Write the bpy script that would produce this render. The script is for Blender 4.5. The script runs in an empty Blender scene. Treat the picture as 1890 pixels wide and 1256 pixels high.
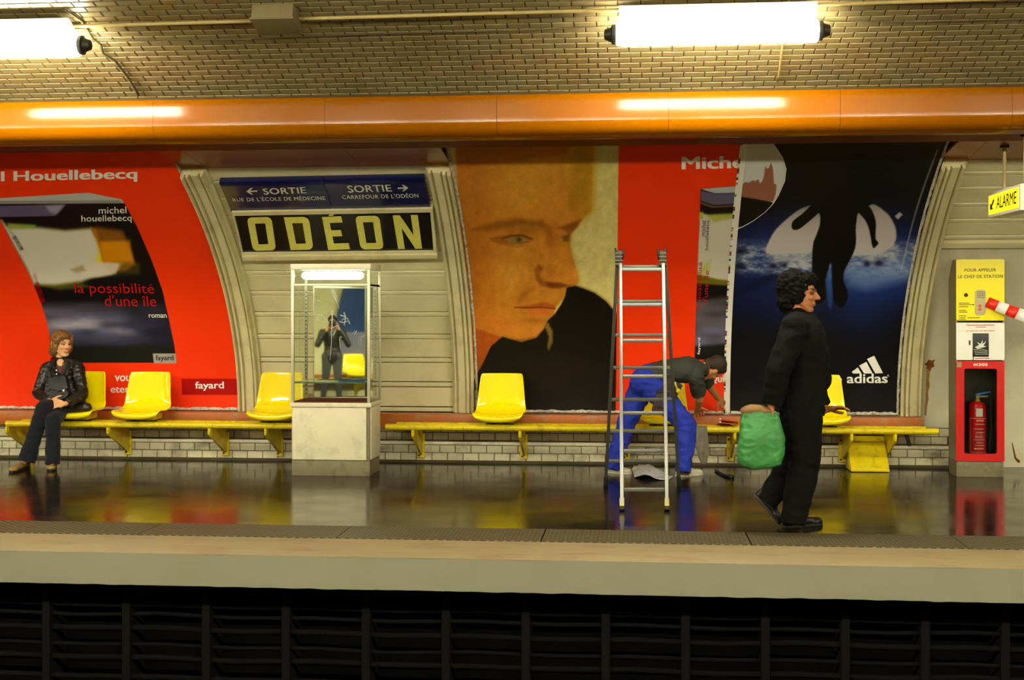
import bpy, bmesh, math, random
import numpy as np
from mathutils import Vector, Matrix, noise as mnoise

random.seed(7); np.random.seed(7)
scene = bpy.context.scene
COL = scene.collection

# ------------------------------------------------------------------ camera
FPX, HY, CAMH = 2400.0, 575.0, 1.45          # focal length in px, horizon row, eye height (1890x1256)
TH = math.atan(227.0 / FPX)                   # yaw of the camera against the wall's perpendicular
CT, ST = math.cos(TH), math.sin(TH)
cam = bpy.data.cameras.new('camera')
cam.sensor_width = 36.0
cam.lens = FPX / 1890.0 * 36.0
cam.shift_y = -(628.0 - HY) / 1890.0
cam.clip_start = 0.02
camo = bpy.data.objects.new('camera', cam)
camo.location = (0, 0, CAMH)
camo.rotation_euler = (math.pi / 2, 0, TH)
COL.objects.link(camo)
scene.camera = camo

# ------------------------------------------------------------------ world, exposure
w = bpy.data.worlds.new('world'); scene.world = w; w.use_nodes = True
w.node_tree.nodes['Background'].inputs[0].default_value = (0.02, 0.018, 0.012, 1)
w.node_tree.nodes['Background'].inputs[1].default_value = 0.3
vs = scene.view_settings
vs.view_transform = 'Standard'; vs.look = 'None'; vs.gamma = 1.0; vs.use_curve_mapping = False
vs.exposure = 0.0
LAMP_STRENGTH = 98.0
LAMP_COLOR = (1.0, 0.94, 0.74)

# ------------------------------------------------------------------ the tunnel's measures
WY, AH, BV, SZ = 12.4, 7.0, 3.35, 0.46       # wall foot, half width, rise, springing height
YC = WY - AH
XL, XR = -15.0, 12.0

def proj(X, Y, Z):
    d = -X * ST + Y * CT
    return 945 + FPX * (X * CT + Y * ST) / d, HY - FPX * (Z - CAMH) / d

def P(px, py, Y):
    """world point at distance Y from the camera's wall-parallel plane"""
    u = (px - 945) / FPX
    X = Y * (u * CT - ST) / (CT + u * ST)
    d = -X * ST + Y * CT
    return Vector((X, Y, CAMH - (py - HY) / FPX * d))

def F(px, py, z=0.0):
    """point on the horizontal plane z"""
    u = (px - 945) / FPX
    d = (CAMH - z) * FPX / (py - HY)
    r = u * d
    return Vector((r * CT - d * ST, r * ST + d * CT, z))

# arc length table of the vault
_ph = np.linspace(0, math.pi / 2, 4000)
_yy, _zz = AH * np.cos(_ph), BV * np.sin(_ph)
_s = np.concatenate([[0], np.cumsum(np.hypot(np.diff(_yy), np.diff(_zz)))])

def vault(s, off=0.0):
    """(Y, Z, nY, nZ) of the vault at arc length s above the springing; off along the inward normal"""
    s = np.asarray(s, float)
    ph = np.interp(s, _s, _ph)
    ny, nz = -np.cos(ph) / AH, -np.sin(ph) / BV
    n = np.hypot(ny, nz); ny, nz = ny / n, nz / n
    y, z = YC + AH * np.cos(ph), SZ + BV * np.sin(ph)
    neg = s < 0
    y = np.where(neg, WY, y); z = np.where(neg, SZ + s, z)
    ny = np.where(neg, -1.0, ny); nz = np.where(neg, 0.0, nz)
    return y + off * ny, z + off * nz, ny, nz

def V(X, s, off=0.0):
    y, z, _, _ = vault(s, off)
    return Vector((float(X), float(y), float(z)))

def unv(px, py, off=0.0):
    """photo pixel -> (X, s) on the vault; arrays"""
    px = np.asarray(px, float); py = np.asarray(py, float)
    lo = np.full(px.shape, -0.45); hi = np.full(px.shape, 6.6)
    u = (px - 945) / FPX
    for _ in range(40):
        m = (lo + hi) / 2
        Y, Z, _, _ = vault(m, off)
        X = Y * (u * CT - ST) / (CT + u * ST)
        d = -X * ST + Y * CT
        yy = HY - FPX * (Z - CAMH) / d
        below = yy > py
        lo = np.where(below, m, lo); hi = np.where(below, hi, m)
    m = (lo + hi) / 2
    Y, Z, _, _ = vault(m, off)
    return Y * (u * CT - ST) / (CT + u * ST), m

# ------------------------------------------------------------------ object helpers
def tag(o, label=None, cat=None, group=None, kind=None):
    if label: o['label'] = label
    if cat: o['category'] = cat
    if group: o['group'] = group
    if kind: o['kind'] = kind
    return o

def empty(name, loc=(0, 0, 0), rz=0.0, **k):
    o = bpy.data.objects.new(name, None)
    o.location = loc; o.rotation_euler = (0, 0, rz); o.empty_display_size = 0.1
    COL.objects.link(o)
    return tag(o, **k)

def copy_tree(o, parent=None):
    c = o.copy(); COL.objects.link(c); c.parent = parent
    for ch in list(o.children): copy_tree(ch, c)
    return c

def origin_of(o):
    v = Vector((0, 0, 0))
    while o is not None:
        v += o.location; o = o.parent
    return v

def finish(me, name, mat, parent=None, origin=None, smooth=None, world=True):
    """link a mesh; its vertices are in world space when world is set"""
    o = bpy.data.objects.new(name, me)
    COL.objects.link(o)
    if mat is not None: me.materials.append(mat)
    if world:
        base = origin_of(parent) if parent else Vector((0, 0, 0))
        if parent is None and origin is not None:
            o.location = origin; base = Vector(origin)
        if base.length > 0: me.transform(Matrix.Translation(-base))
    elif origin is not None:
        o.location = origin
    if parent is not None: o.parent = parent
    if smooth is not None:
        me.polygons.foreach_set('use_smooth', [True] * len(me.polygons))
        if smooth < 180: me.set_sharp_from_angle(angle=math.radians(smooth))
    me.update()
    return o

def frame_of(d):
    d = Vector(d).normalized()
    a = Vector((0, 0, 1)) if abs(d.z) < 0.9 else Vector((1, 0, 0))
    x = a.cross(d).normalized()
    return x, d.cross(x), d

class MB:
    def __init__(self): self.v = []; self.f = []
    def add(self, vs, fs):
        k = len(self.v); self.v += [tuple(p) for p in vs]; self.f += [tuple(i + k for i in f) for f in fs]; return self
    def box(self, lo, hi, M=None):
        x0, y0, z0 = lo; x1, y1, z1 = hi
        vs = [Vector(p) for p in ((x0, y0, z0), (x1, y0, z0), (x1, y1, z0), (x0, y1, z0), (x0, y0, z1), (x1, y0, z1), (x1, y1, z1), (x0, y1, z1))]
        if M is not None: vs = [M @ p for p in vs]
        return self.add(vs, [(0, 3, 2, 1), (4, 5, 6, 7), (0, 1, 5, 4), (1, 2, 6, 5), (2, 3, 7, 6), (3, 0, 4, 7)])
    def cbox(self, c, size, M=None):
        c = Vector(c); h = Vector(size) / 2
        if M is None: return self.box(c - h, c + h)
        return self.box(-h, h, Matrix.Translation(c) @ M.to_4x4())
    def bar(self, p0, p1, wx, wy, up=None):
        """rectangular bar from p0 to p1"""
        p0, p1 = Vector(p0), Vector(p1); d = (p1 - p0).normalized()
        if up is None: x, y, d = frame_of(d)
        else:
            x = Vector(up).cross(d).normalized(); y = d.cross(x)
        vs = []
        for p in (p0, p1):
            for a, b in ((-1, -1), (1, -1), (1, 1), (-1, 1)): vs.append(p + x * a * wx / 2 + y * b * wy / 2)
        return self.add(vs, [(0, 3, 2, 1), (4, 5, 6, 7), (0, 1, 5, 4), (1, 2, 6, 5), (2, 3, 7, 6), (3, 0, 4, 7)])
    def cyl(self, p0, p1, r0, r1=None, n=16):
        r1 = r0 if r1 is None else r1
        p0, p1 = Vector(p0), Vector(p1); x, y, d = frame_of(p1 - p0)
        vs = []
        for p, r in ((p0, r0), (p1, r1)):
            for i in range(n):
                a = 2 * math.pi * i / n; vs.append(p + (x * math.cos(a) + y * math.sin(a)) * r)
        fs = [(i, (i + 1) % n, n + (i + 1) % n, n + i) for i in range(n)]
        return self.add(vs, fs + [tuple(range(n))[::-1], tuple(range(n, 2 * n))])
    def tube(self, pts, r, n=8):
        pts = [Vector(p) for p in pts]; rr = r if isinstance(r, (list, tuple)) else [r] * len(pts)
        vs = []; px = None
        for i, p in enumerate(pts):
            d = (pts[min(i + 1, len(pts) - 1)] - pts[max(i - 1, 0)]).normalized()
            if px is None: x, y, d = frame_of(d)
            else:
                x = (px - d * px.dot(d)).normalized(); y = d.cross(x)
            px = x
            for k in range(n):
                a = 2 * math.pi * k / n; vs.append(p + (x * math.cos(a) + y * math.sin(a)) * rr[i])
        fs = []
        for i in range(len(pts) - 1):
            for k in range(n): fs.append((i * n + k, i * n + (k + 1) % n, (i + 1) * n + (k + 1) % n, (i + 1) * n + k))
        fs += [tuple(range(n))[::-1], tuple(range((len(pts) - 1) * n, len(pts) * n))]
        return self.add(vs, fs)
    def lathe(self, prof, c, n=24, axis=(0, 0, 1)):
        """prof: (r, h) pairs from bottom to top"""
        x, y, d = frame_of(axis); c = Vector(c); vs = []
        for r, h in prof:
            for k in range(n):
                a = 2 * math.pi * k / n; vs.append(c + d * h + (x * math.cos(a) + y * math.sin(a)) * max(r, 1e-4))
        fs = []
        for i in range(len(prof) - 1):
            for k in range(n): fs.append((i * n + k, i * n + (k + 1) % n, (i + 1) * n + (k + 1) % n, (i + 1) * n + k))
        fs += [tuple(range(n))[::-1], tuple(range((len(prof) - 1) * n, len(prof) * n))]
        return self.add(vs, fs)
    def ball(self, c, r, n=12):
        c = Vector(c); r = Vector(r) if not isinstance(r, (int, float)) else Vector((r, r, r))
        vs = []; m = n // 2
        for i in range(m + 1):
            t = math.pi * (i + 0.0) / m
            for k in range(n):
                a = 2 * math.pi * k / n
                q = max(math.sin(t), 1e-3)
                vs.append(c + Vector((q * math.cos(a) * r.x, q * math.sin(a) * r.y, math.cos(t) * r.z)))
        fs = [(i * n + k, (i + 1) * n + k, (i + 1) * n + (k + 1) % n, i * n + (k + 1) % n) for i in range(m) for k in range(n)]
        return self.add(vs, fs)
    def prism(self, poly, a, b):
        """poly: list of points (Vectors); extruded from offset a to offset b (vectors)"""
        n = len(poly); a, b = Vector(a), Vector(b)
        vs = [Vector(p) + a for p in poly] + [Vector(p) + b for p in poly]
        return self.add(vs, [tuple(range(n))[::-1], tuple(range(n, 2 * n))] + [(i, (i + 1) % n, n + (i + 1) % n, n + i) for i in range(n)])
    def grid(self, pts, closed=False):
        """pts[i][j] -> faces"""
        m, n = len(pts), len(pts[0])
        vs = [p for row in pts for p in row]
        fs = [(i * n + j, i * n + j + 1, (i + 1) * n + j + 1, (i + 1) * n + j) for i in range(m - 1) for j in range(n - 1)]
        return self.add(vs, fs)
    def mesh(self, name='m', bevel=0.0, seg=2, fix=True):
        me = bpy.data.meshes.new(name)
        me.from_pydata(self.v, [], self.f)
        if bevel or fix:
            bm = bmesh.new(); bm.from_mesh(me)
            bmesh.ops.recalc_face_normals(bm, faces=bm.faces)
            if bevel:
                es = [e for e in bm.edges if len(e.link_faces) == 2 and e.calc_face_angle(0) > 0.5]
                bmesh.ops.bevel(bm, geom=es, offset=bevel, segments=seg, affect='EDGES', profile=0.6, clamp_overlap=True)
            bm.to_mesh(me); bm.free()
        return me
    def build(self, name, mat, parent=None, origin=None, bevel=0.0, seg=2, smooth=35, world=True, fix=True):
        return finish(self.mesh(name, bevel, seg, fix), name, mat, parent, origin, smooth, world)

def sweep_vault(prof, X0, s0, s1, n=28, flip=1):
    """sweep a closed profile [(dx, off)] along the vault's curve"""
    mb = MB(); rows = []
    for i in range(n + 1):
        s = s0 + (s1 - s0) * i / n
        rows.append([V(X0 + dx * flip, s, off) for dx, off in prof])
    k = len(prof); vs = [p for r in rows for p in r]
    fs = [(i * k + j, i * k + (j + 1) % k, (i + 1) * k + (j + 1) % k, (i + 1) * k + j) for i in range(n) for j in range(k)]
    fs += [tuple(range(k)), tuple(range(n * k, (n + 1) * k))[::-1]]
    return mb.add(vs, fs)

def slab_vault(X0, X1, s0, s1, o0, o1, nx=1, ns=8, corner=None):
    """curved slab on the vault between offsets o0 (back) and o1 (front); corner: optional [(X,s)*4] TL TR BR BL"""
    mb = MB(); rows = []
    def at(u, t):
        if corner is None: return X0 + (X1 - X0) * u, s0 + (s1 - s0) * t
        (a, b), (c, d), (e, f), (g, h) = corner
        xt, st = a + (c - a) * u, b + (d - b) * u
        xb, sb = g + (e - g) * u, h + (f - h) * u
        return xb + (xt - xb) * t, sb + (st - sb) * t
    for off in (o1, o0):
        rows.append([[V(*at(i / nx, j / ns), off) for i in range(nx + 1)] for j in range(ns + 1)])
    w = nx + 1
    vs = [p for layer in rows for r in layer for p in r]; L = w * (ns + 1); fs = []
    for j in range(ns):
        for i in range(nx):
            a = j * w + i
            fs.append((a, a + 1, a + w + 1, a + w)); fs.append((L + a, L + a + w, L + a + w + 1, L + a + 1))
    for j in range(ns):
        for i in (0, nx):
            a = j * w + i; fs.append((a, a + w, L + a + w, L + a))
    for i in range(nx):
        for j in (0, ns):
            a = j * w + i; fs.append((a, L + a, L + a + 1, a + 1))
    return mb.add(vs, fs)

# ------------------------------------------------------------------ materials
def lin(c):
    c = np.asarray(c, float) / 255.0
    return np.where(c <= 0.04045, c / 12.92, ((c + 0.055) / 1.055) ** 2.4)

def mat(name, rgb, rough=0.5, metal=0.0, var=0.0, vscale=8.0, bump=0.0, bscale=60.0, dirt=None, coat=0.0, emit=None, estr=0.0,
        trans=0.0, ior=1.45, spec=0.5, rvar=0.0, stretch=None, sheen=0.0, sss=0.0, world=False, rand=0.0):
    """principled material with procedural colour variation, grain and wear. rgb in sRGB 0..255"""
    m = bpy.data.materials.new(name); m.use_nodes = True
    nt = m.node_tree; N = nt.nodes; L = nt.links
    b = N['Principled BSDF']
    c = lin(rgb)
    b.inputs['Base Color'].default_value = (*c, 1)
    b.inputs['Roughness'].default_value = rough
    b.inputs['Metallic'].default_value = metal
    b.inputs['Specular IOR Level'].default_value = spec
    b.inputs['IOR'].default_value = ior
    b.inputs['Coat Weight'].default_value = coat; b.inputs['Coat Roughness'].default_value = 0.06
    b.inputs['Transmission Weight'].default_value = trans
    b.inputs['Sheen Weight'].default_value = sheen
    if sss:
        b.inputs['Subsurface Weight'].default_value = sss; b.inputs['Subsurface Radius'].default_value = (0.02, 0.008, 0.004)
    if emit is not None:
        b.inputs['Emission Color'].default_value = (*emit, 1); b.inputs['Emission Strength'].default_value = estr
    tc = N.new('ShaderNodeTexCoord'); src = tc.outputs['Object']
    if world: src = N.new('ShaderNodeNewGeometry').outputs['Position']
    if stretch:
        mp = N.new('ShaderNodeMapping'); mp.inputs['Scale'].default_value = stretch
        L.new(src, mp.inputs['Vector']); src = mp.outputs['Vector']
    if var or dirt or rvar:
        nz = N.new('ShaderNodeTexNoise'); nz.inputs['Scale'].default_value = vscale; nz.inputs['Detail'].default_value = 6
        L.new(src, nz.inputs['Vector'])
        cur = None
        if var:
            mr = N.new('ShaderNodeMapRange'); mr.inputs['From Min'].default_value = 0.3; mr.inputs['From Max'].default_value = 0.7
            mr.inputs['To Min'].default_value = 1 - var; mr.inputs['To Max'].default_value = 1 + var
            L.new(nz.outputs['Fac'], mr.inputs['Value'])
            hs = N.new('ShaderNodeHueSaturation'); hs.inputs['Color'].default_value = (*c, 1)
            L.new(mr.outputs['Result'], hs.inputs['Value']); cur = hs.outputs['Color']
        if dirt:
            rgb2, amount, dscale = dirt
            n2 = N.new('ShaderNodeTexNoise'); n2.inputs['Scale'].default_value = dscale; n2.inputs['Detail'].default_value = 8; n2.inputs['Roughness'].default_value = 0.65
            L.new(src, n2.inputs['Vector'])
            m2 = N.new('ShaderNodeMapRange'); m2.inputs['From Min'].default_value = 0.52; m2.inputs['From Max'].default_value = 0.72
            m2.inputs['To Min'].default_value = 0; m2.inputs['To Max'].default_value = amount
            L.new(n2.outputs['Fac'], m2.inputs['Value'])
            mx = N.new('ShaderNodeMix'); mx.data_type = 'RGBA'
            mx.inputs['B'].default_value = (*lin(rgb2), 1)
            if cur is not None: L.new(cur, mx.inputs['A'])
            else: mx.inputs['A'].default_value = (*c, 1)
            L.new(m2.outputs['Result'], mx.inputs['Factor']); cur = mx.outputs['Result']
        if rand and cur is not None:
            oi = N.new('ShaderNodeObjectInfo'); m4 = N.new('ShaderNodeMapRange')
            m4.inputs['To Min'].default_value = 1 - rand; m4.inputs['To Max'].default_value = 1 + rand
            L.new(oi.outputs['Random'], m4.inputs['Value'])
            h2 = N.new('ShaderNodeHueSaturation'); L.new(cur, h2.inputs['Color']); L.new(m4.outputs['Result'], h2.inputs['Value']); cur = h2.outputs['Color']
        if cur is not None: L.new(cur, b.inputs['Base Color'])
        if rvar:
            m3 = N.new('ShaderNodeMapRange'); m3.inputs['From Min'].default_value = 0.3; m3.inputs['From Max'].default_value = 0.7
            m3.inputs['To Min'].default_value = max(0.02, rough - rvar); m3.inputs['To Max'].default_value = rough + rvar
            L.new(nz.outputs['Fac'], m3.inputs['Value']); L.new(m3.outputs['Result'], b.inputs['Roughness'])
    if bump:
        nb = N.new('ShaderNodeTexNoise'); nb.inputs['Scale'].default_value = bscale; nb.inputs['Detail'].default_value = 4
        L.new(src, nb.inputs['Vector'])
        bp = N.new('ShaderNodeBump'); bp.inputs['Strength'].default_value = bump; bp.inputs['Distance'].default_value = 0.01
        L.new(nb.outputs['Fac'], bp.inputs['Height']); L.new(bp.outputs['Normal'], b.inputs['Normal'])
    return m

def mat_print(name, rough=0.5, bump=0.12):
    """printed paper: the ink comes from the mesh's colour attribute"""
    m = bpy.data.materials.new(name); m.use_nodes = True
    N = m.node_tree.nodes; L = m.node_tree.links; b = N['Principled BSDF']
    a = N.new('ShaderNodeAttribute'); a.attribute_name = 'ink'
    L.new(a.outputs['Color'], b.inputs['Base Color'])
    b.inputs['Roughness'].default_value = rough; b.inputs['Specular IOR Level'].default_value = 0.16
    tc = N.new('ShaderNodeTexCoord')
    nb = N.new('ShaderNodeTexNoise'); nb.inputs['Scale'].default_value = 16; nb.inputs['Detail'].default_value = 5
    L.new(tc.outputs['Object'], nb.inputs['Vector'])
    bp = N.new('ShaderNodeBump'); bp.inputs['Strength'].default_value = bump; bp.inputs['Distance'].default_value = 0.02
    L.new(nb.outputs['Fac'], bp.inputs['Height']); L.new(bp.outputs['Normal'], b.inputs['Normal'])
    return m

M = {}
M['tile'] = mat('glazed_vault_tile', (130, 116, 78), 0.3, var=0.12, vscale=3.0, dirt=((110, 88, 44), 0.6, 1.3), world=True, rand=0.1)
M['tile_yellow'] = mat('ochre_vault_tile', (168, 136, 30), 0.3, var=0.1)
M['grout'] = mat('dark_grout', (74, 64, 40), 0.9, var=0.2, vscale=6)
M['tile_low'] = mat('painted_base_tile', (205, 198, 165), 0.35, var=0.08, vscale=5, dirt=((40, 34, 22), 0.9, 2.6), world=True, rand=0.08)
M['plinth'] = mat('painted_plinth', (214, 208, 178), 0.35, var=0.06, dirt=((70, 60, 40), 0.6, 4.0))
M['cream'] = mat('cream_enamel', (212, 202, 156), 0.35, var=0.04, vscale=3, dirt=((150, 130, 80), 0.35, 2.2), spec=0.4)
M['cream_frame'] = mat('cream_moulding', (210, 200, 152), 0.3, var=0.05, vscale=4, dirt=((120, 100, 60), 0.4, 5.0))
M['orange'] = mat('orange_enamel', (128, 73, 0), 0.15, var=0.03, vscale=1.5, coat=0.0, spec=0.24, bump=0.012, bscale=1.2)
M['soffit'] = mat('orange_soffit', (160, 84, 10), 0.22, var=0.04, spec=0.12)
M['brown_strip'] = mat('brown_fascia', (128, 64, 16), 0.6, spec=0.1, var=0.05)
M['flange'] = mat('dull_flange', (92, 72, 40), 0.55, var=0.1)
M['ledge'] = mat('orange_ledge', (172, 92, 18), 0.4, var=0.06, vscale=6, dirt=((120, 150, 130), 0.5, 9.0))
M['plaster'] = mat('old_plaster', (206, 200, 168), 0.7, var=0.07, vscale=2.5, dirt=((120, 105, 70), 0.4, 2.0), bump=0.15, bscale=14)
M['asphalt'] = mat('wet_platform_asphalt', (22, 18, 11), 0.16, var=0.35, vscale=2.2, rvar=0.07, bump=0.05, bscale=9, spec=0.46, dirt=((24, 20, 14), 0.7, 1.2))
M['tread'] = mat('tread_strip', (120, 108, 70), 0.6, var=0.12, vscale=7)
M['stud'] = mat('tread_studs', (138, 124, 84), 0.55, var=0.1)
M['nosing'] = mat('cream_nosing', (138, 122, 88), 0.65, var=0.08, vscale=5, dirt=((120, 84, 50), 0.7, 6.0), stretch=(0.35, 1, 1), bump=0.1, bscale=30)
M['edgeface'] = mat('grey_platform_face', (138, 137, 116), 0.75, var=0.05, vscale=3, bump=0.12, bscale=20, dirt=((140, 130, 96), 0.4, 2.0))
M['pit'] = mat('sooty_pit', (7, 7, 6), 0.95, spec=0.1, var=0.3, vscale=5)
M['pitbar'] = mat('sooty_steel', (12, 12, 11), 0.9, spec=0.15, var=0.2)
M['yellow'] = mat('yellow_plastic', (252, 228, 0), 0.10, var=0.015, coat=0.5, spec=0.5)
M['yellow_steel'] = mat('yellow_painted_steel', (214, 190, 10), 0.35, var=0.06, vscale=9, dirt=((90, 80, 30), 0.6, 14.0))
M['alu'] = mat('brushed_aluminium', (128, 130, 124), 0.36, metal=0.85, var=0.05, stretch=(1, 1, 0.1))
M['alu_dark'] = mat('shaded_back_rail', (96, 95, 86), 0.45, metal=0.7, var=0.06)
M['black'] = mat('black_plastic', (16, 16, 15), 0.45)
M['dark_metal'] = mat('dark_metal', (44, 40, 32), 0.5, metal=0.4, var=0.1)
M['grey_box'] = mat('grey_junction_box', (112, 98, 62), 0.6, var=0.1)
M['conduit'] = mat('painted_conduit', (170, 150, 92), 0.5, var=0.08)
M['cable'] = mat('grey_cable', (84, 74, 48), 0.6)
M['lamp_glow'] = mat('fluorescent_tube', (255, 255, 240), 0.4, emit=LAMP_COLOR, estr=LAMP_STRENGTH)
M['lamp_white'] = mat('lamp_housing', (232, 228, 200), 0.4)
M['navy'] = mat('navy_enamel', (12, 18, 66), 0.22, var=0.08, vscale=4, coat=0.2)
M['signblack'] = mat('black_enamel', (14, 13, 18), 0.25, coat=0.2)
M['signyellow'] = mat('pale_yellow_lettering', (214, 208, 96), 0.4, var=0.05, vscale=20)
M['sigwhite'] = mat('grey_white_lettering', (196, 194, 170), 0.45)
M['white_ink'] = mat('white_ink', (240, 238, 226), 0.45)
M['red_ink'] = mat('red_ink', (190, 12, 8), 0.45)
M['black_ink'] = mat('black_ink', (12, 12, 12), 0.45)
M['print'] = mat_print('printed_paper')
M['case_cream'] = mat('case_panel', (214, 206, 172), 0.4, var=0.05, vscale=5, dirt=((120, 110, 84), 0.35, 7.0))
M['case_alu'] = mat('case_aluminium', (190, 186, 160), 0.4, metal=0.5, var=0.05)
M['plinth_grey'] = mat('worn_grey_plinth', (112, 104, 76), 0.55, var=0.15, vscale=6, dirt=((60, 52, 34), 0.7, 8.0))
M['glass'] = mat('clear_glass', (246, 251, 246), 0.02, trans=1.0, ior=1.15, spec=0.5)
M['mirror'] = mat('silvered_mirror', (226, 232, 220), 0.02, metal=1.0)
M['shelf_glass'] = mat('glass_shelf', (150, 180, 156), 0.05, trans=0.6, ior=1.3)
M['carpet_red'] = mat('dark_red_lining', (116, 36, 26), 0.8, var=0.1)
M['scratch'] = mat('scratched_glass', (214, 214, 196), 0.8)
M['steel'] = mat('brushed_steel', (150, 140, 104), 0.35, metal=0.7, var=0.06, stretch=(1, 1, 0.15))
M['call_yellow'] = mat('yellow_call_panel', (240, 224, 10), 0.22, coat=0.3)
M['panel_white'] = mat('white_enamel_panel', (232, 230, 214), 0.3, coat=0.2, var=0.03)
M['red_enamel'] = mat('red_enamel', (196, 14, 14), 0.28, coat=0.3)
M['red_paint'] = mat('extinguisher_red', (190, 12, 12), 0.22, coat=0.4)
M['rubber'] = mat('black_rubber', (20, 19, 17), 0.6)
M['blue_lever'] = mat('blue_lever', (40, 110, 200), 0.35)
M['brass'] = mat('brass', (190, 160, 70), 0.35, metal=0.8)
M['tape_white'] = mat('white_tape', (238, 234, 222), 0.4)
M['tape_red'] = mat('red_tape', (222, 40, 20), 0.4)
M['alarm'] = mat('lit_yellow_panel', (240, 220, 20), 0.35, emit=(1.0, 0.82, 0.02), estr=0.9)
M['rust_pale'] = mat('pale_rust', (158, 116, 56), 0.85, var=0.3, vscale=18)
M['behind'] = mat('darkened_recess', (66, 58, 36), 0.8, var=0.1)  # darkened colour deepens the shade in the gaps between the boards
M['cable_pit'] = mat('sooty_cable', (8, 8, 7), 0.9, spec=0.15)
M['rust'] = mat('rust', (120, 62, 16), 0.85, var=0.3, vscale=30)
M['rag'] = mat('grey_rag', (108, 102, 84), 0.95, var=0.2, vscale=20, bump=0.4, bscale=40)
M['sheet'] = mat('white_plastic_sheet', (214, 220, 222), 0.3, var=0.04)
M['torn'] = mat('torn_paper_layers', (196, 190, 170), 0.8, var=0.3, vscale=40, dirt=((50, 60, 50), 1.0, 22.0))
M['skin_eye'] = mat('eye', (24, 18, 14), 0.2)

# ================================================================== STRUCTURE
def S_at(px, py, off=0.0):
    x, s = unv(np.array([px]), np.array([py]), off); return float(x[0]), float(s[0])

# ---- floor of the platform, tread strip, nosing, face
Y_TR0, Y_NO, Y_ED = 8.63, 8.15, 7.65
mb = MB().box((XL, Y_TR0, -0.24), (XR, WY + 0.2, 0.0))
tag(mb.build('floor', M['asphalt']), kind='structure')

def tread_material():
    m = mat('studded_tread', (122, 110, 72), 0.55, var=0.12, vscale=5)
    N = m.node_tree.nodes; L = m.node_tree.links
    tc = N.new('ShaderNodeTexCoord'); mp = N.new('ShaderNodeMapping'); mp.inputs['Rotation'].default_value = (0, 0, 0.785)
    vo = N.new('ShaderNodeTexVoronoi'); vo.inputs['Randomness'].default_value = 0.0; vo.inputs['Scale'].default_value = 26
    mr = N.new('ShaderNodeMapRange'); mr.inputs['From Min'].default_value = 0.22; mr.inputs['From Max'].default_value = 0.4
    mr.inputs['To Min'].default_value = 1; mr.inputs['To Max'].default_value = 0
    bp = N.new('ShaderNodeBump'); bp.inputs['Strength'].default_value = 0.9; bp.inputs['Distance'].default_value = 0.006
    L.new(tc.outputs['Object'], mp.inputs['Vector']); L.new(mp.outputs['Vector'], vo.inputs['Vector'])
    L.new(vo.outputs['Distance'], mr.inputs['Value']); L.new(mr.outputs['Result'], bp.inputs['Height'])
    L.new(bp.outputs['Normal'], N['Principled BSDF'].inputs['Normal'])
    mx = N.new('ShaderNodeMix'); mx.data_type = 'RGBA'; mx.inputs['A'].default_value = (*lin((58, 52, 34)), 1); mx.inputs['B'].default_value = (*lin((112, 101, 68)), 1)
    L.new(mr.outputs['Result'], mx.inputs['Factor']); L.new(mx.outputs['Result'], N['Principled BSDF'].inputs['Base Color'])
    return m
M['tread'] = tread_material()
t1 = tag(MB().box((XL, Y_NO, -0.24), (XR, Y_TR0 - 0.006, -0.012)).build('trim_1', M['pit']), kind='structure')
plate = None
xs = [XL]
joints = [P(60, 975, 8.4).x, P(1225, 985, 8.4).x, P(1545, 985, 8.4).x]
x = XL
while x < XR:
    x1 = x + 1.31
    mbp = MB().box((x + 0.004, Y_NO + 0.006, -0.012), (x1 - 0.004, Y_TR0 - 0.012, 0.004))
    mbp.build('tread_plate', M['tread'], t1, bevel=0.002, seg=1)
    x = x1
# nosing: worn cream strip with a chipped front arris
nx = 260
rows = []
prof = [(Y_NO - 0.002, 0.0), (Y_ED + 0.03, 0.0), (Y_ED, -0.02)]
def chip(x, k): return 0.006 * mnoise.noise(Vector((x * 3.1, k, 0))) + 0.003 * mnoise.noise(Vector((x * 11, k, 4)))
for y, z in prof:
    rows.append([Vector((XL + (XR - XL) * i / nx, y + (chip(XL + (XR - XL) * i / nx, y) if y < Y_NO - 0.1 else 0), z)) for i in range(nx + 1)])
tag(MB().grid(rows).build('trim_2', M['nosing']), kind='structure')
rows = [rows[-1]]
nb = 900
# platform face, its lower edge broken and sooty
top = [Vector((XL + (XR - XL) * i / nb, Y_ED + 0.001, -0.019)) for i in range(nb + 1)]
def low(x):
    a = mnoise.noise(Vector((x * 1.3, 2, 0))) * 0.004 + mnoise.noise(Vector((x * 9, 7, 0))) * 0.004
    return -0.215 + a + max(0, mnoise.noise(Vector((x * 2.1, 11, 0))) - 0.45) * 0.12 * abs(mnoise.noise(Vector((x * 24, 3, 0))))
bot = [Vector((p.x, Y_ED + 0.004, low(p.x))) for p in top]
back = [Vector((p.x, Y_ED + 0.25, low(p.x) + 0.01)) for p in top]
tag(MB().grid([top, bot, back]).build('trim_3', M['edgeface'], smooth=25), kind='structure')
# pit below
tag(MB().box((XL, 1.9, -1.45), (XR, 8.4, -1.3)).build('floor_track', M['pit']), kind='structure')
pw = tag(MB().box((XL, 8.2, -1.3), (XR, 8.4, -0.2)).build('wall_pit', M['pit']), kind='structure')
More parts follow.
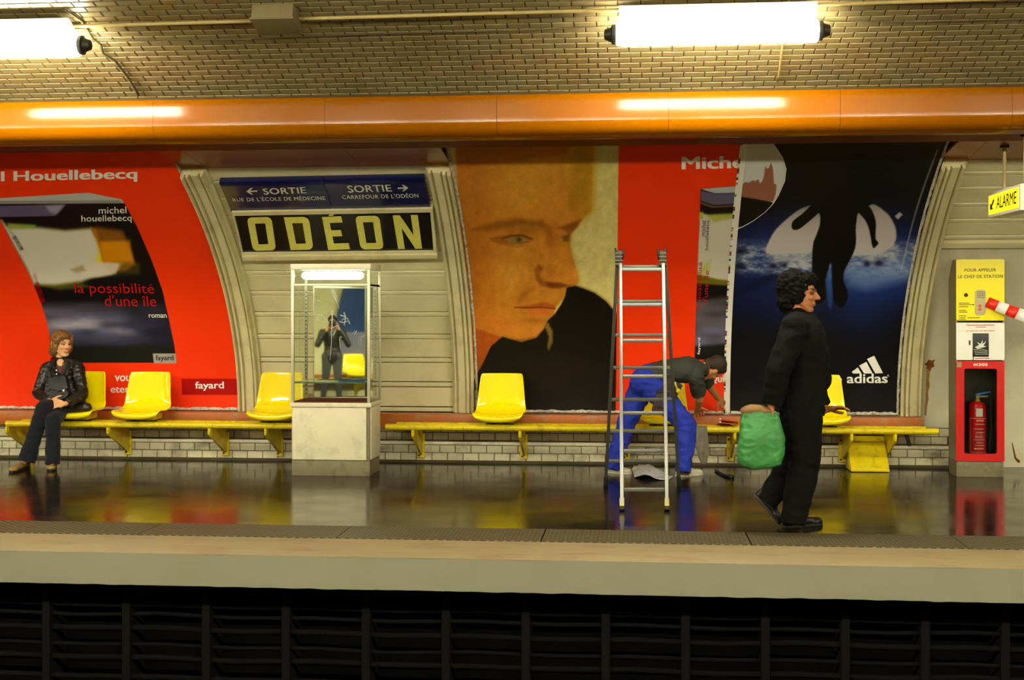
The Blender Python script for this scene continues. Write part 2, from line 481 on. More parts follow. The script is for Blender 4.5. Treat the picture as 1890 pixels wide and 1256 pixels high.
# cable rack along the pit wall: brackets and cables
rack = empty('cable_rack', (-2, 8.1, -1.25), label='sooty cable rack of upright brackets under the platform edge', cat='cable rack')
pxs = [100 + 145.5 * i for i in range(-3, 17)]
for q in pxs:
    X = P(q, 1180, 8.05).x
    MB().box((X - 0.026, 7.93, -1.28), (X + 0.026, 8.19, -0.3)).build('bracket', M['pitbar'], rack, bevel=0.004, seg=1)
for z, r in ((-0.31, 0.018), (-0.40, 0.03), (-0.47, 0.022), (-0.555, 0.03), (-0.66, 0.022), (-0.74, 0.03), (-0.86, 0.03)):
    pts = [Vector((XL + 1.0 + i * 0.5, 8.0 - r, z + 0.012 * mnoise.noise(Vector((i * 0.7, z * 30, 0))) - 0.01 * abs(math.sin(i * math.pi / 2)))) for i in range(int((XR - XL - 2) / 0.5))]
    MB().tube(pts, r * 0.6, 8).build('cable', M['cable_pit'], rack, smooth=180)

# ---- back wall: base surface behind everything
def vault_sheet(name, s0, s1, off, mats, ns=30, mirror=False, split=None):
    mb = MB(); rows = []
    ss = np.linspace(s0, s1, ns + 1)
    for s in ss:
        y, z, _, _ = vault(s, off); y = float(y); z = float(z)
        if mirror: y = 2 * YC - y
        rows.append([Vector((XL, y, z)), Vector((XR, y, z))])
    return mb.grid(rows)
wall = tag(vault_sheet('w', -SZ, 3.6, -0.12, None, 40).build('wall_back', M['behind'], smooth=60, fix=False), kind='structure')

# lower wall: tiles, ledge and plinth under the bench
ltile = MB()
def tile_mesh(wd, ht, th, ins):
    b = MB(); a, c = wd / 2, ht / 2
    vs = [(-a, -c, 0), (a, -c, 0), (a, c, 0), (-a, c, 0), (-a + ins, -c + ins, th), (a - ins, -c + ins, th), (a - ins, c - ins, th), (-a + ins, c - ins, th)]
    b.add(vs, [(4, 5, 6, 7), (0, 1, 5, 4), (1, 2, 6, 5), (2, 3, 7, 6), (3, 0, 4, 7)])
    return b.mesh('tile', fix=False)
low_me = tile_mesh(0.146, 0.071, 0.008, 0.004); low_me.materials.append(M['tile_low'])
lowbase = tag(MB().box((XL, WY - 0.03, 0.0), (2.97, WY + 0.19, 0.36)).build('wall_base', M['grout']), kind='structure')
Rlow = Matrix.Rotation(math.pi / 2, 4, 'X')          # tile face towards -Y
for r, z in enumerate((0.325, 0.25, 0.135, 0.06)):
    yf = WY - 0.03 if z > 0.2 else WY - 0.085
    X = -6.6 + (0.075 if r % 2 else 0)
    while X < 2.95:
        o = bpy.data.objects.new('tile', low_me); COL.objects.link(o); o.parent = lowbase
        o.matrix_local = Matrix.Translation((X, yf, z)) @ Rlow @ Matrix.Rotation(random.uniform(-0.012, 0.012), 4, 'Y')
        X += 0.1505
tag(MB().box((XL, WY - 0.085, 0.0), (2.97, WY - 0.029, 0.175)).build('baseboard_back', M['grout'], bevel=0.0), kind='structure')
tag(MB().box((XL, WY - 0.105, 0.175), (2.97, WY - 0.02, 0.205)).build('trim_4', M['plinth'], bevel=0.008), kind='structure')
# orange ledge along the wall at bench height (two lengths, ends behind the showcase)
for k, (a, b) in enumerate(((XL, P(548, 775, 12.22).x), (P(690, 775, 12.22).x, P(1705, 780, 12.2).x))):
    tag(MB().box((a, WY - 0.2, 0.345), (b, WY - 0.02, 0.475)).build('trim_5' if k == 0 else 'trim_6', M['ledge'], bevel=0.006), kind='structure')

# ---- cladding bays: boards and ribs
XFL = S_at(441, 757)[0]; XFC = S_at(876, 764)[0]; XFR = S_at(1661, 766)[0]     # poster edges at the frames
FW = 0.215                                                                     # width of a frame moulding
def bay(xa, xb, s_lo, s_hi, n):
    pitch = (s_hi - s_lo) / n
    for i in range(n):
        s = s_lo + i * pitch
        slab_vault(xa, xb, s + 0.053, s + pitch - 0.004, -0.12, -0.085, 1, 5).build('cladding_board', M['cream'], wall, bevel=0.004, seg=1)
        slab_vault(xa, xb, s + 0.006, s + 0.044, -0.12, -0.078, 1, 2).build('cladding_rib', M['cream'], wall, bevel=0.004, seg=1)
s_top = S_at(600, 309, -0.08)[1]
bay(XFL + 0.14, XFC - 0.14, 0.01, s_top, 12)
s_band = S_at(1800, 452, -0.08)[1]
bay(XFR + 0.14, 5.2, s_band + 0.06, s_top, 5)
slab_vault(XFR + 0.14, 5.2, s_band - 0.02, s_band + 0.05, -0.12, -0.05, 1, 3).build('ledge_board', M['cream'], wall, bevel=0.008)
pl = slab_vault(XFR + 0.14, 5.2, -SZ, s_band - 0.03, -0.12, -0.075, 6, 24)
for i, p in enumerate(pl.v): pl.v[i] = p
pl.build('plaster_panel', M['plaster'], wall)

# ---- mouldings that frame the posters (curved jambs)
def jamb(X, flip, name_parent, s_lo, s_hi):
    a = [(0, -0.12), (0, 0.035), (0.024, 0.042), (0.028, -0.002), (0.040, -0.002), (0.046, 0.034), (0.066, 0.036), (0.070, -0.004), (0.082, -0.004), (0.088, 0.016), (0.150, 0.008),
         (0.154, -0.018), (0.164, -0.018), (0.170, 0.018), (0.188, 0.014), (0.193, -0.04), (0.215, -0.045), (0.215, -0.12)]
    sweep_vault(a, X, s_lo, s_hi, 30, flip).build('jamb', M['cream_frame'], name_parent, smooth=25)
    for dx, w in ((0.012, 0.005), (0.179, 0.005)):
        sweep_vault([(dx - w, 0.0), (dx - w, 0.048 if dx < 0.1 else 0.024), (dx + w, 0.048 if dx < 0.1 else 0.024), (dx + w, 0.0)], X, s_lo, s_hi, 30, flip).build('bead', M['cream_frame'], name_parent, smooth=40)
fl = tag(empty('trim_9', V(XFL, 0, 0)), kind='structure')
jamb(XFL, 1, fl, 0.015, s_top + 0.02)
fr = tag(empty('trim_10', V(0, 0, 0)), kind='structure')
jamb(XFC, -1, fr, 0.015, s_top + 0.03)
jamb(XFR, 1, fr, 0.015, s_top + 0.03)
for X, fp in ((XFL + 0.12, fl), (XFR + 0.12, fr)):
    p = V(X, 1.55, 0.004)
    y, z, ny, nz = vault(1.55, 0.004)
    MB().cyl(p, p + Vector((0, float(ny), float(nz))) * 0.004, 0.02, n=16).build('number_disc', M['sigwhite'], fp)

# ---- orange cornice hiding the vault's foot
cor = tag(empty('trim_7', (0, 9.6, 2.7)), kind='structure')
face = [(9.575, 3.055), (9.562, 3.046), (9.5573, 3.0), (9.5537, 2.96), (9.5516, 2.92), (9.5506, 2.885), (9.5505, 2.852), (9.551, 2.848), (9.556, 2.825), (9.568, 2.80), (9.59, 2.776), (9.63, 2.757), (9.66, 2.75), (9.66, 2.77), (9.62, 3.04)]
def strip(prof, xa, xb, name, m, sm=40, bev=0.0):
    return MB().prism([Vector((0, y, z)) for y, z in prof], (xa, 0, 0), (xb, 0, 0)).build(name, m, cor, smooth=sm, bevel=bev)
edges = [P(280 + 318 * i, 212, 9.53).x for i in range(-7, 11)]
edges = [e for e in edges if XL - 1 < e < XR + 1]
for a, b in zip(edges[:-1], edges[1:]):
    strip(face, a + 0.0012, b - 0.0012, 'cornice_panel', M['orange'], 50)
strip([(9.76, 3.14), (9.74, 3.10), (9.60, 3.055), (9.60, 3.04), (9.80, 3.04), (9.86, 3.1)], XL, XR, 'flange', M['flange'])
strip([(9.63, 2.752), (9.66, 2.735), (9.72, 2.735), (9.74, 2.752)], XL, XR, 'bead', M['orange'])
strip([(9.74, 2.765), (9.745, 2.750), (9.78, 2.748), (10.21, 2.747), (10.22, 2.765), (9.78, 2.768)], XL, XR, 'fascia', M['brown_strip'])
for xa, xb in ((XFL + 0.0, XFC - 0.0), (XFR + 0.0, 5.2)):
    e = [xa] + [x for x in edges if xa + 0.2 < x < xb - 0.2] + [xb]
    for a, b in zip(e[:-1], e[1:]):
        strip([(10.2, 2.748), (10.93, 2.665), (10.93, 2.678), (10.2, 2.77)], a + 0.002, b - 0.002, 'soffit_panel', M['soffit'])

# ---- ceiling: near side with bevelled tiles, then over to the opposite wall
s_c0 = 3.42
smax = float(_s[-1])
rows = []
for s in np.linspace(s_c0, smax, 30):
    y, z, _, _ = vault(s); rows.append([Vector((XL, float(y), float(z))), Vector((XR, float(y), float(z)))])
for s in np.linspace(smax, 3.0, 30)[1:]:
    y, z, _, _ = vault(s); rows.append([Vector((XL, 2 * YC - float(y), float(z))), Vector((XR, 2 * YC - float(y), float(z)))])
ceil_o = MB().grid(rows).build('ceiling', M['grout'], smooth=60, fix=False)
ceil_o.data.materials.append(M['tile'])
tag(ceil_o, kind='structure')
s_hi_t = max(S_at(5, -25)[1], S_at(1885, -25)[1], S_at(945, -25)[1]); s_lo_t = 3.94
row_p, col_p = 0.0755, 0.151
TI = []
nrow = int((s_hi_t - s_lo_t) / row_p) + 1
s_split = s_lo_t + nrow * row_p
for p in ceil_o.data.polygons:
    c = p.center
    if c.y < float(vault(s_split)[0]) : p.material_index = 1
for r in range(nrow):
    s = s_lo_t + (r + 0.5) * row_p
    y, z, ny, nz = [float(q) for q in vault(s)]
    X = -6.0 + (col_p / 2 if r % 2 else 0) + random.uniform(-0.01, 0.01)
    while X < 3.6:
        a = proj(X, y, z)
        if -30 < a[0] < 1925:
            ty, tz = -nz, ny
            q0 = proj(X - 0.074, y, z); q1 = proj(X + 0.074, y, z); q2 = proj(X, y + 0.036 * ty, z + 0.036 * tz); q3 = proj(X, y - 0.036 * ty, z - 0.036 * tz)
            area = abs((q1[0] - q0[0]) * (q3[1] - q2[1]))
            if not (0 < a[0] < 1890 and 0 < a[1] < 175): area *= 0.1
            up = Vector((0, -nz, ny)); up = up if up.z > 0 else -up
            nrm = Vector((0, ny, nz)); xx = up.cross(nrm)
            Mx = Matrix((xx, up, nrm)).transposed().to_4x4(); Mx.translation = Vector((X, y, z))
            Mx = Mx @ Matrix.Rotation(random.uniform(-0.008, 0.008), 4, 'X') @ Matrix.Rotation(random.uniform(-0.012, 0.012), 4, 'Y')
            TI.append((area, Mx, r))
        X += col_p
TI.sort(key=lambda t: -t[0])
t_me = tile_mesh(0.1445, 0.0645, 0.0055, 0.0045); t_me.materials.append(M['tile'])
t_me2 = t_me.copy(); t_me2.materials.clear(); t_me2.materials.append(M['tile_yellow'])
for a, Mx, r in TI[:300]:
    o = bpy.data.objects.new('tile', t_me2 if (r >= nrow - 4 and random.random() < 0.07) else t_me); COL.objects.link(o); o.parent = ceil_o; o.matrix_local = Mx
mb = MB()
for a, Mx, r in TI[300:]:
    mb.add([Mx @ v.co for v in t_me.vertices], [tuple(p.vertices) for p in t_me.polygons])
o = mb.build('tile_field', M['tile'], ceil_o, smooth=None, fix=False); tag(o, kind='stuff')

# ---- opposite side (behind the camera; seen in the showcase mirror)
rows = []
for s in np.linspace(-SZ, 3.05, 30):
    y, z, _, _ = vault(s, -0.05); rows.append([Vector((XL, 2 * YC - float(y), float(z))), Vector((XR, 2 * YC - float(y), float(z)))])
tag(MB().grid(rows).build('wall_opposite', M['cream'], smooth=60, fix=False), kind='structure')
tag(MB().box((XL, 2 * YC - WY - 0.2, -0.24), (XR, 1.9, 0.0)).build('floor_opposite', M['asphalt']), kind='structure')
OY = 2 * YC - WY
tag(MB().box((XL, OY + 0.02, 0.345), (XR, OY + 0.2, 0.475)).build('trim_8', M['ledge'], bevel=0.006), kind='structure')

# ================================================================== CEILING LAMPS
LY, LZ = 8.55, 3.265
def lamp(xc, y, z, label):
    t = empty('ceiling_lamp', (xc, y, z), label=label, cat='lamp', group='fluorescent ceiling lamps')
    L2 = 0.66
    MB().lathe([(0.055, 0.0), (0.075, 0.02), (0.078, 0.06), (0.078, 2 * L2 - 0.06), (0.075, 2 * L2 - 0.02), (0.055, 2 * L2)], (-L2, 0, 0), 20, (1, 0, 0)).build('diffuser', M['lamp_glow'], t, smooth=60, world=False)
    MB().box((-L2 + 0.1, -0.03, 0.095), (L2 - 0.1, 0.06, 0.13)).build('housing', M['lamp_white'], t, bevel=0.006, world=False)
    for a, b in (((-0.005, 0.088), (-0.135, 0.155)), ((0.005, 0.088), (0.13, 0.12))):
        MB().prism([Vector((0, a[0], a[1])), Vector((0, b[0], b[1])), Vector((0, b[0], b[1] + 0.004)), Vector((0, a[0], a[1] + 0.004))], (-L2 + 0.03, 0, 0), (L2 - 0.03, 0, 0)).build('reflector', M['lamp_white'], t, world=False)
    for s in (-1, 1):
        MB().lathe([(0.066, -0.01), (0.066, 0.015), (0.048, 0.025), (0.034, 0.065), (0.015, 0.07)], (s * L2, 0, 0), 18, (s, 0, 0)).build('end_cap', M['dark_metal'], t, smooth=40, world=False)
        hk = MB().box((s * (L2 - 0.14) - 0.018, -0.02, 0.12), (s * (L2 - 0.14) + 0.018, 0.02, 0.2)).build('hanger', M['dark_metal'], t, bevel=0.003, world=False)
        MB().box((s * (L2 - 0.14) - 0.03, -0.035, 0.115), (s * (L2 - 0.14) + 0.03, 0.035, 0.14)).build('clip', M['dark_metal'], t, bevel=0.004, world=False)
    return t
xr0, xr1 = P(1150, 62, LY).x, P(1497, 60, LY).x
xc_r = (xr0 + xr1) / 2
xl1 = P(150, 85, LY).x
xc_l = xl1 - 0.66
step = xc_r - xc_l
lamp(xc_r, LY, LZ, 'glowing tube lamp hanging over the wide billboard and the ladder')
lamp(xc_l, LY, LZ, 'glowing tube lamp above the book poster and the seated woman')
for k in (-1, 1, 2, -2):
    lamp((xc_l if k < 0 else xc_r) + (k if k > 0 else k) * step, LY, LZ, 'glowing tube lamp further along the tiled vault')
for k in range(-7, 9):  # opposite row packed closer: extra unseen lamps added to brighten the poster wall
    lamp(xc_r - step / 2 + k * step / 3, 2 * YC - LY, LZ, 'unseen tube lamp of the opposite row, packed denser to brighten the wall')

# ================================================================== PRINT AND LETTERING
def curve2d_mesh(setup):
    """triangulated 2D mesh out of a filled curve or text"""
    o = setup(); COL.objects.link(o)
    dg = bpy.context.evaluated_depsgraph_get(); dg.update()
    me = bpy.data.meshes.new_from_object(o.evaluated_get(dg))
    vs = np.array([v.co[:2] for v in me.vertices], float).reshape(-1, 2)
    bm = bmesh.new(); bm.from_mesh(me); bmesh.ops.triangulate(bm, faces=bm.faces); bm.verts.index_update()
    fs = [tuple(v.index for v in f.verts) for f in bm.faces]; bm.free()
    d = o.data; bpy.data.objects.remove(o); bpy.data.curves.remove(d); bpy.data.meshes.remove(me)
    return vs, fs

def text2d(s, bold=0.0, shear=0.0, spacing=1.0, res=3, line=1.0, align='LEFT'):
    def setup():
        c = bpy.data.curves.new('t', 'FONT'); c.body = s; c.offset = min(bold, 0.0); c.shear = shear; c.space_character = spacing
        c.resolution_u = res; c.fill_mode = 'FRONT'; c.space_line = line; c.align_x = align
        return bpy.data.objects.new('t', c)
    vs, fs = curve2d_mesh(setup)
    if bold > 0:                    # heavier strokes: the glyphs doubled with small shifts
        V2 = []
        for k, (dx, dy) in enumerate(((-bold, -bold * 0.5), (bold, -bold * 0.5), (bold, bold * 0.5), (-bold, bold * 0.5), (0, 0))):
            V2.append(vs + np.array([dx, dy]))
        return V2, fs
    return vs, fs

def poly2d(loops):
    def setup():
        c = bpy.data.curves.new('p', 'CURVE'); c.dimensions = '2D'; c.fill_mode = 'FRONT'
        for lp in loops:
            sp = c.splines.new('POLY'); sp.points.add(len(lp) - 1)
            for i, (x, y) in enumerate(lp): sp.points[i].co = (x, y, 0, 1)
            sp.use_cyclic_u = True
        return bpy.data.objects.new('p', c)
    return curve2d_mesh(setup)

def refine(vs, fs, maxlen):
    """split long edges so that the shape can follow a curve"""
    bm = bmesh.new(); bv = [bm.verts.new((x, y, 0)) for x, y in vs]
    for f in fs:
        try: bm.faces.new([bv[i] for i in f])
        except ValueError: pass
    for _ in range(3):
        es = [e for e in bm.edges if e.calc_length() > maxlen]
        if not es: break
        bmesh.ops.subdivide_edges(bm, edges=es, cuts=1)
        bmesh.ops.triangulate(bm, faces=bm.faces)
    bm.verts.index_update()
    v2 = np.array([v.co[:2] for v in bm.verts]); f2 = [tuple(v.index for v in f.verts) for f in bm.faces]; bm.free()
    return v2, f2

def quad_map(vs, quad, box=None):
    """bbox of vs -> quad (TL TR BR BL)"""
    lo, hi = (vs.min(0), vs.max(0)) if box is None else (np.array(box[0], float), np.array(box[1], float))
    t = (vs - lo) / np.maximum(hi - lo, 1e-9); u, v = t[:, 0:1], t[:, 1:2]
    TL, TR, BR, BL = [np.array(q, float) for q in quad]
    return (BL + (BR - BL) * u) * (1 - v) + (TL + (TR - TL) * u) * v

def on_vault(off):
    def f(q):
        X, s = unv(q[:, 0], q[:, 1], off); Y, Z, _, _ = vault(s, off)
        return np.stack([X, Y, Z], 1)
    return f

def on_plane(Y):
    def f(q): return np.array([P(a, b, Y)[:] for a, b in q])
    return f

def on_quad3(c):
    """c: four world points TL TR BR BL; coordinates 0..1 (y up)"""
    TL, TR, BR, BL = [np.array(p, float) for p in c]
    def f(q):
        u, v = q[:, 0:1], q[:, 1:2]
        return (BL + (BR - BL) * u) * (1 - v) + (TL + (TR - TL) * u) * v
    return f

def put(vf, quad, surf, name, m, parent, maxlen=None, box=None):
    vs, fs = vf
    if isinstance(vs, list):            # heavy type: each shifted copy lies a hair in front of the last
        al = np.concatenate(vs); box = (al.min(0), al.max(0)); P3, F3, k0 = [], [], 0
        for k, v in enumerate(vs):
            v, f = refine(v, fs, maxlen) if maxlen else (v, fs)
            p = surf(quad_map(v, quad, box)); p[:, 1] -= k * 0.00012
            P3.append(p); F3 += [tuple(i + k0 for i in t) for t in f]; k0 += len(v)
        p3, fs = np.concatenate(P3), F3
    else:
        if maxlen: vs, fs = refine(vs, fs, maxlen)
        p3 = surf(quad_map(vs, quad, box))
    me = bpy.data.meshes.new(name); me.from_pydata([tuple(p) for p in p3], [], fs)
    return finish(me, name, m, parent)

# ---- painting on poster sheets: colours are worked out per vertex in the photograph's measures
def vnoise(x, y, sc, seed=0):
    rng = np.random.RandomState(seed); G = rng.rand(64, 64)
    x = x / sc; y = y / sc
    xi = np.floor(x).astype(int); yi = np.floor(y).astype(int); fx = x - xi; fy = y - yi
    fx = fx * fx * (3 - 2 * fx); fy = fy * fy * (3 - 2 * fy)
    g = lambda a, b: G[a % 64, b % 64]
    return (g(xi, yi) * (1 - fx) + g(xi + 1, yi) * fx) * (1 - fy) + (g(xi, yi + 1) * (1 - fx) + g(xi + 1, yi + 1) * fx) * fy

class Sheet:
    def __init__(self, Xa, Xb, s0, s1, off, step=0.0065):
        self.nx = int((Xb - Xa) / step) + 1; self.ns = int((s1 - s0) / step) + 1
        X, S = np.meshgrid(np.linspace(Xa, Xb, self.nx + 1), np.linspace(s0, s1, self.ns + 1))
        Y, Z, _, _ = vault(S.ravel(), off)
        self.co = np.stack([X.ravel(), Y, Z], 1)
        self.x, self.y = proj(X.ravel(), Y, Z)
        self.c = np.zeros((len(self.x), 3))
    def fill(self, rgb): self.c[:] = rgb
    def mask(self, pts, soft):
        x, y = self.x, self.y; pts = [np.array(p, float) for p in pts]
        A = np.array(pts); lo = A.min(0) - 3 * soft - 2; hi = A.max(0) + 3 * soft + 2
        idx = np.where((x > lo[0]) & (x < hi[0]) & (y > lo[1]) & (y < hi[1]))[0]
        px, py = x[idx], y[idx]
        ins = np.zeros(len(idx), bool); d2 = np.full(len(idx), 1e18)
        n = len(pts)
        for i in range(n):
            (x0, y0), (x1, y1) = pts[i], pts[(i + 1) % n]
            c = ((y0 > py) != (y1 > py))
            with np.errstate(divide='ignore', invalid='ignore'):
                xx = (x1 - x0) * (py - y0) / (y1 - y0 if y1 != y0 else 1e-9) + x0
            ins ^= c & (px < xx)
            vx, vy = x1 - x0, y1 - y0; L = vx * vx + vy * vy + 1e-12
            t = np.clip(((px - x0) * vx + (py - y0) * vy) / L, 0, 1)
            d2 = np.minimum(d2, (px - x0 - t * vx) ** 2 + (py - y0 - t * vy) ** 2)
        sd = np.where(ins, 1, -1) * np.sqrt(d2)
        t = np.clip(sd / (2 * soft) + 0.5, 0, 1)
        return idx, t * t * (3 - 2 * t)
    def poly(self, pts, rgb, soft=0.8, a=1.0, tex=None):
        idx, m = self.mask(pts, soft); m = m * a
        if tex is not None: m = m * tex[idx]
        m = m[:, None]; self.c[idx] = self.c[idx] * (1 - m) + np.array(rgb, float) * m
    def blob(self, cx, cy, rx, ry, rgb, a=1.0, ang=0.0, pw=1.0):
        dx, dy = self.x - cx, self.y - cy; ca, sa = math.cos(ang), math.sin(ang)
        q = ((dx * ca + dy * sa) / rx) ** 2 + ((-dx * sa + dy * ca) / ry) ** 2
        m = (np.exp(-q ** pw) * a)[:, None]; self.c = self.c * (1 - m) + np.array(rgb, float) * m
    def line(self, pts, w, rgb, a=1.0, soft=0.8):
        x, y = self.x, self.y; d2 = np.full(len(x), 1e18)
        for (x0, y0), (x1, y1) in zip(pts[:-1], pts[1:]):
            vx, vy = x1 - x0, y1 - y0; t = np.clip(((x - x0) * vx + (y - y0) * vy) / (vx * vx + vy * vy + 1e-12), 0, 1)
            d2 = np.minimum(d2, (x - x0 - t * vx) ** 2 + (y - y0 - t * vy) ** 2)
        m = np.clip((w / 2 - np.sqrt(d2)) / (2 * soft) + 0.5, 0, 1)[:, None] * a
        self.c = self.c * (1 - m) + np.array(rgb, float) * m
    def build(self, name, parent=None, origin=None, keep=None):
        me = bpy.data.meshes.new(name); w = self.nx + 1
        j, i = np.meshgrid(np.arange(self.ns), np.arange(self.nx), indexing='ij')
        a = (j * w + i).ravel()
        F4 = np.stack([a, a + 1, a + w + 1, a + w], 1)
        co, c = self.co, self.c
        if keep is not None:
            F4 = F4[keep[F4].all(1)]
            used = np.unique(F4); mp = np.full(len(co), -1); mp[used] = np.arange(len(used)); F4 = mp[F4]; co = co[used]; c = c[used]
        me.vertices.add(len(co)); me.vertices.foreach_set('co', co.astype(np.float32).ravel())
        me.loops.add(F4.size); me.loops.foreach_set('vertex_index', F4.ravel().astype(np.int32))
        me.polygons.add(len(F4)); me.polygons.foreach_set('loop_start', np.arange(0, F4.size, 4, dtype=np.int32))
        me.update(calc_edges=True)
        at = me.color_attributes.new('ink', 'FLOAT_COLOR', 'POINT')
        L = np.concatenate([lin(np.clip(c, 0, 255)), np.ones((len(c), 1))], 1)
        at.data.foreach_set('color', L.astype(np.float32).ravel())
        return finish(me, name, M['print'], parent, origin, smooth=180)

RED = (244, 56, 10)
# ------------------------------------------------------------ book poster (beside the seated woman)
s_bot = S_at(1200, 762)[1]
s_ptop = 3.25
sh = Sheet(XFL - 2.62, XFL, s_bot, s_ptop, 0.0)
x, y = sh.x, sh.y
sh.fill(RED)
sh.c *= (1 + 0.04 * (vnoise(x, y, 60, 3)[:, None] - 0.5))
# book: page block on top, cover below
sh.poly([(-190, 366), (0, 366), (163, 356), (224, 368), (230, 376), (0, 377), (-190, 379)], (182, 186, 180))
sh.poly([(0, 371), (220, 370), (228, 376), (0, 377)], (140, 142, 134))
cover = [(-190, 379), (0, 377), (230, 375.5), (255, 423), (280, 481), (300, 537), (314, 600), (322, 640), (325, 670), (98, 670), (92, 620), (84, 585), (76, 560), (55, 509), (25, 453), (0, 405), (-30, 379)]
sh.poly(cover, (14, 13, 16))
inside = np.zeros(len(x)); idx, mm = sh.mask(cover, 0.8); inside[idx] = mm
def ins(pts, rgb, soft, a=1.0, tex=None): sh.poly(pts, rgb, soft, a, inside if tex is None else inside * tex)
n1 = vnoise(x, y * 3, 40, 5); n2 = vnoise(x, y * 4, 14, 6)
ins([(0, 380), (122, 378), (112, 390), (100, 399), (0, 401), (-30, 390)], (92, 84, 116), 1.2)
ins([(84, 380), (118, 378), (104, 396), (92, 392)], (176, 172, 190), 4, 0.7)
pale = [(12, 416), (66, 418), (120, 424), (168, 420), (180, 442), (188, 470), (196, 492), (206, 508), (170, 514), (150, 522), (100, 529), (62, 527), (48, 495), (26, 452), (2, 405)]
ins(pale, (120, 120, 50), 5)
ins([(p[0], p[1] + (3 if p[1] < 460 else -3)) for p in pale], (214, 210, 192), 5)
ins([(14, 412), (66, 415), (64, 422), (16, 424)], (150, 172, 60), 3, 0.8)
ins([(168, 420), (226, 430), (243, 468), (250, 488), (232, 500), (205, 502), (186, 486), (180, 450)], (190, 116, 14), 4)
ins([(186, 446), (240, 444), (246, 482), (190, 484)], (226, 150, 12), 5, 0.8)
ins([(176, 418), (226, 424), (236, 444), (182, 446)], (120, 74, 24), 5, 0.75)
ins([(176, 440), (184, 460), (190, 484), (178, 500), (176, 480), (182, 466)], (222, 214, 40), 3, 0.8)
ins([(150, 500), (178, 484), (226, 486), (214, 506), (180, 512), (150, 514)], (222, 214, 196), 4, 0.9)
ins([(130, 498), (152, 490), (158, 500), (140, 504)], (150, 120, 60), 4, 0.6)
ins([(222, 486), (258, 486), (258, 506), (216, 508)], (96, 84, 20), 6, 0.6)
ins([(70, 527), (150, 522), (168, 530), (110, 536)], (130, 128, 30), 4, 0.5)
# lower cloudscape
g = np.clip(1 - ((y - 600) / 46) ** 2, 0, 1)
ins([(60, 545), (330, 545), (340, 650), (60, 668)], (118, 112, 128), 6, 0.95, g * (0.45 + 0.75 * n1))
ins([(60, 575), (330, 575), (340, 640), (60, 640)], (60, 66, 116), 8, 0.55, n2)
ins([(70, 590), (240, 590), (220, 612), (90, 616)], (196, 190, 190), 9, 0.5, n1)
ins([(230, 560), (340, 560), (340, 672), (280, 672)], (12, 13, 30), 30, 0.7)
ins([(80, 640), (330, 640), (330, 672), (80, 672)], (28, 30, 22), 8, 0.8)
# spine edge lighter towards the fold
ins([(0, 405), (14, 425), (60, 520), (84, 585), (92, 620), (76, 560), (55, 509), (25, 453)], (170, 170, 160), 2, 0.5)
sh.poly([(282, 653), (324, 653), (326, 671), (284, 671)], (164, 160, 152))
sh.poly([(335, 699.5), (441, 699.5), (442, 729.5), (336, 729.5)], (168, 8, 6))
board = slab_vault(XFL - 2.66, XFL - 0.002, s_bot - 0.015, s_ptop, -0.11, -0.004, 1, 30)
post1 = empty('poster', V(XFL - 1.3, 0.0), label='red advertising poster showing a single dark book behind the seated woman', cat='poster')
board.build('backing_board', M['torn'], post1)
sh.build('printed_sheet', post1)
pv = on_vault(0.003)
put(text2d('Michel Houellebecq', 0.03), [(-108, 319), (253.5, 311.5), (253.5, 335.5), (-108, 343)], pv, 'lettering', M['white_ink'], post1, 0.25)
put(text2d('michel', 0.004), [(182, 382.5), (233, 381.5), (233.5, 394), (182, 395)], pv, 'lettering', M['white_ink'], post1)
put(text2d('houellebecq', 0.004), [(150, 398), (242.5, 396.5), (243, 411.5), (150.5, 413)], pv, 'lettering', M['white_ink'], post1)
put(text2d('la possibilité', -0.002), [(136, 522), (283, 524), (286, 548), (139, 547)], pv, 'lettering', M['red_ink'], post1)
put(text2d("d'une île", -0.002), [(192, 544.5), (287, 545.5), (289, 566), (194, 565.5)], pv, 'lettering', M['red_ink'], post1)
put(text2d('roman', 0.008), [(274.5, 580.5), (307, 580.5), (308, 587), (275, 587)], pv, 'lettering', M['white_ink'], post1)
put(text2d('fayard', 0.012), [(287, 656), (320, 656), (321, 668.5), (287.5, 668.5)], pv, 'lettering', M['black_ink'], post1)
put(text2d('fayard', 0.02), [(360, 705), (413, 704.5), (413.5, 721.5), (360, 722)], pv, 'lettering', M['white_ink'], post1)
put(text2d('vous', 0.02), [(212, 693.5), (249, 693), (249, 704), (212, 704.5)], pv, 'lettering', M['white_ink'], post1)
put(text2d('eternelle', 0.02), [(204, 712), (277, 711.5), (277, 725), (204, 725.5)], pv, 'lettering', M['white_ink'], post1)
put(text2d('michel houellebecq', 0.0), [(14, 424), (20, 420), (52, 474), (46, 478)], pv, 'lettering', M['black_ink'], post1)
put(text2d("la possibilité d'une île", 0.0), [(56, 500), (64, 498), (90, 576), (82, 580)], pv, 'lettering', M['red_ink'], post1)

# ------------------------------------------------------------ portrait poster with its red half
XEDGE = S_at(1350, 560)[0]
sh = Sheet(XFC, XEDGE - 0.012, s_bot, s_ptop, 0.0)
x, y = sh.x, sh.y
sh.fill((206, 188, 122))
sh.c *= (1 + 0.05 * (vnoise(x, y, 50, 8)[:, None] - 0.5))
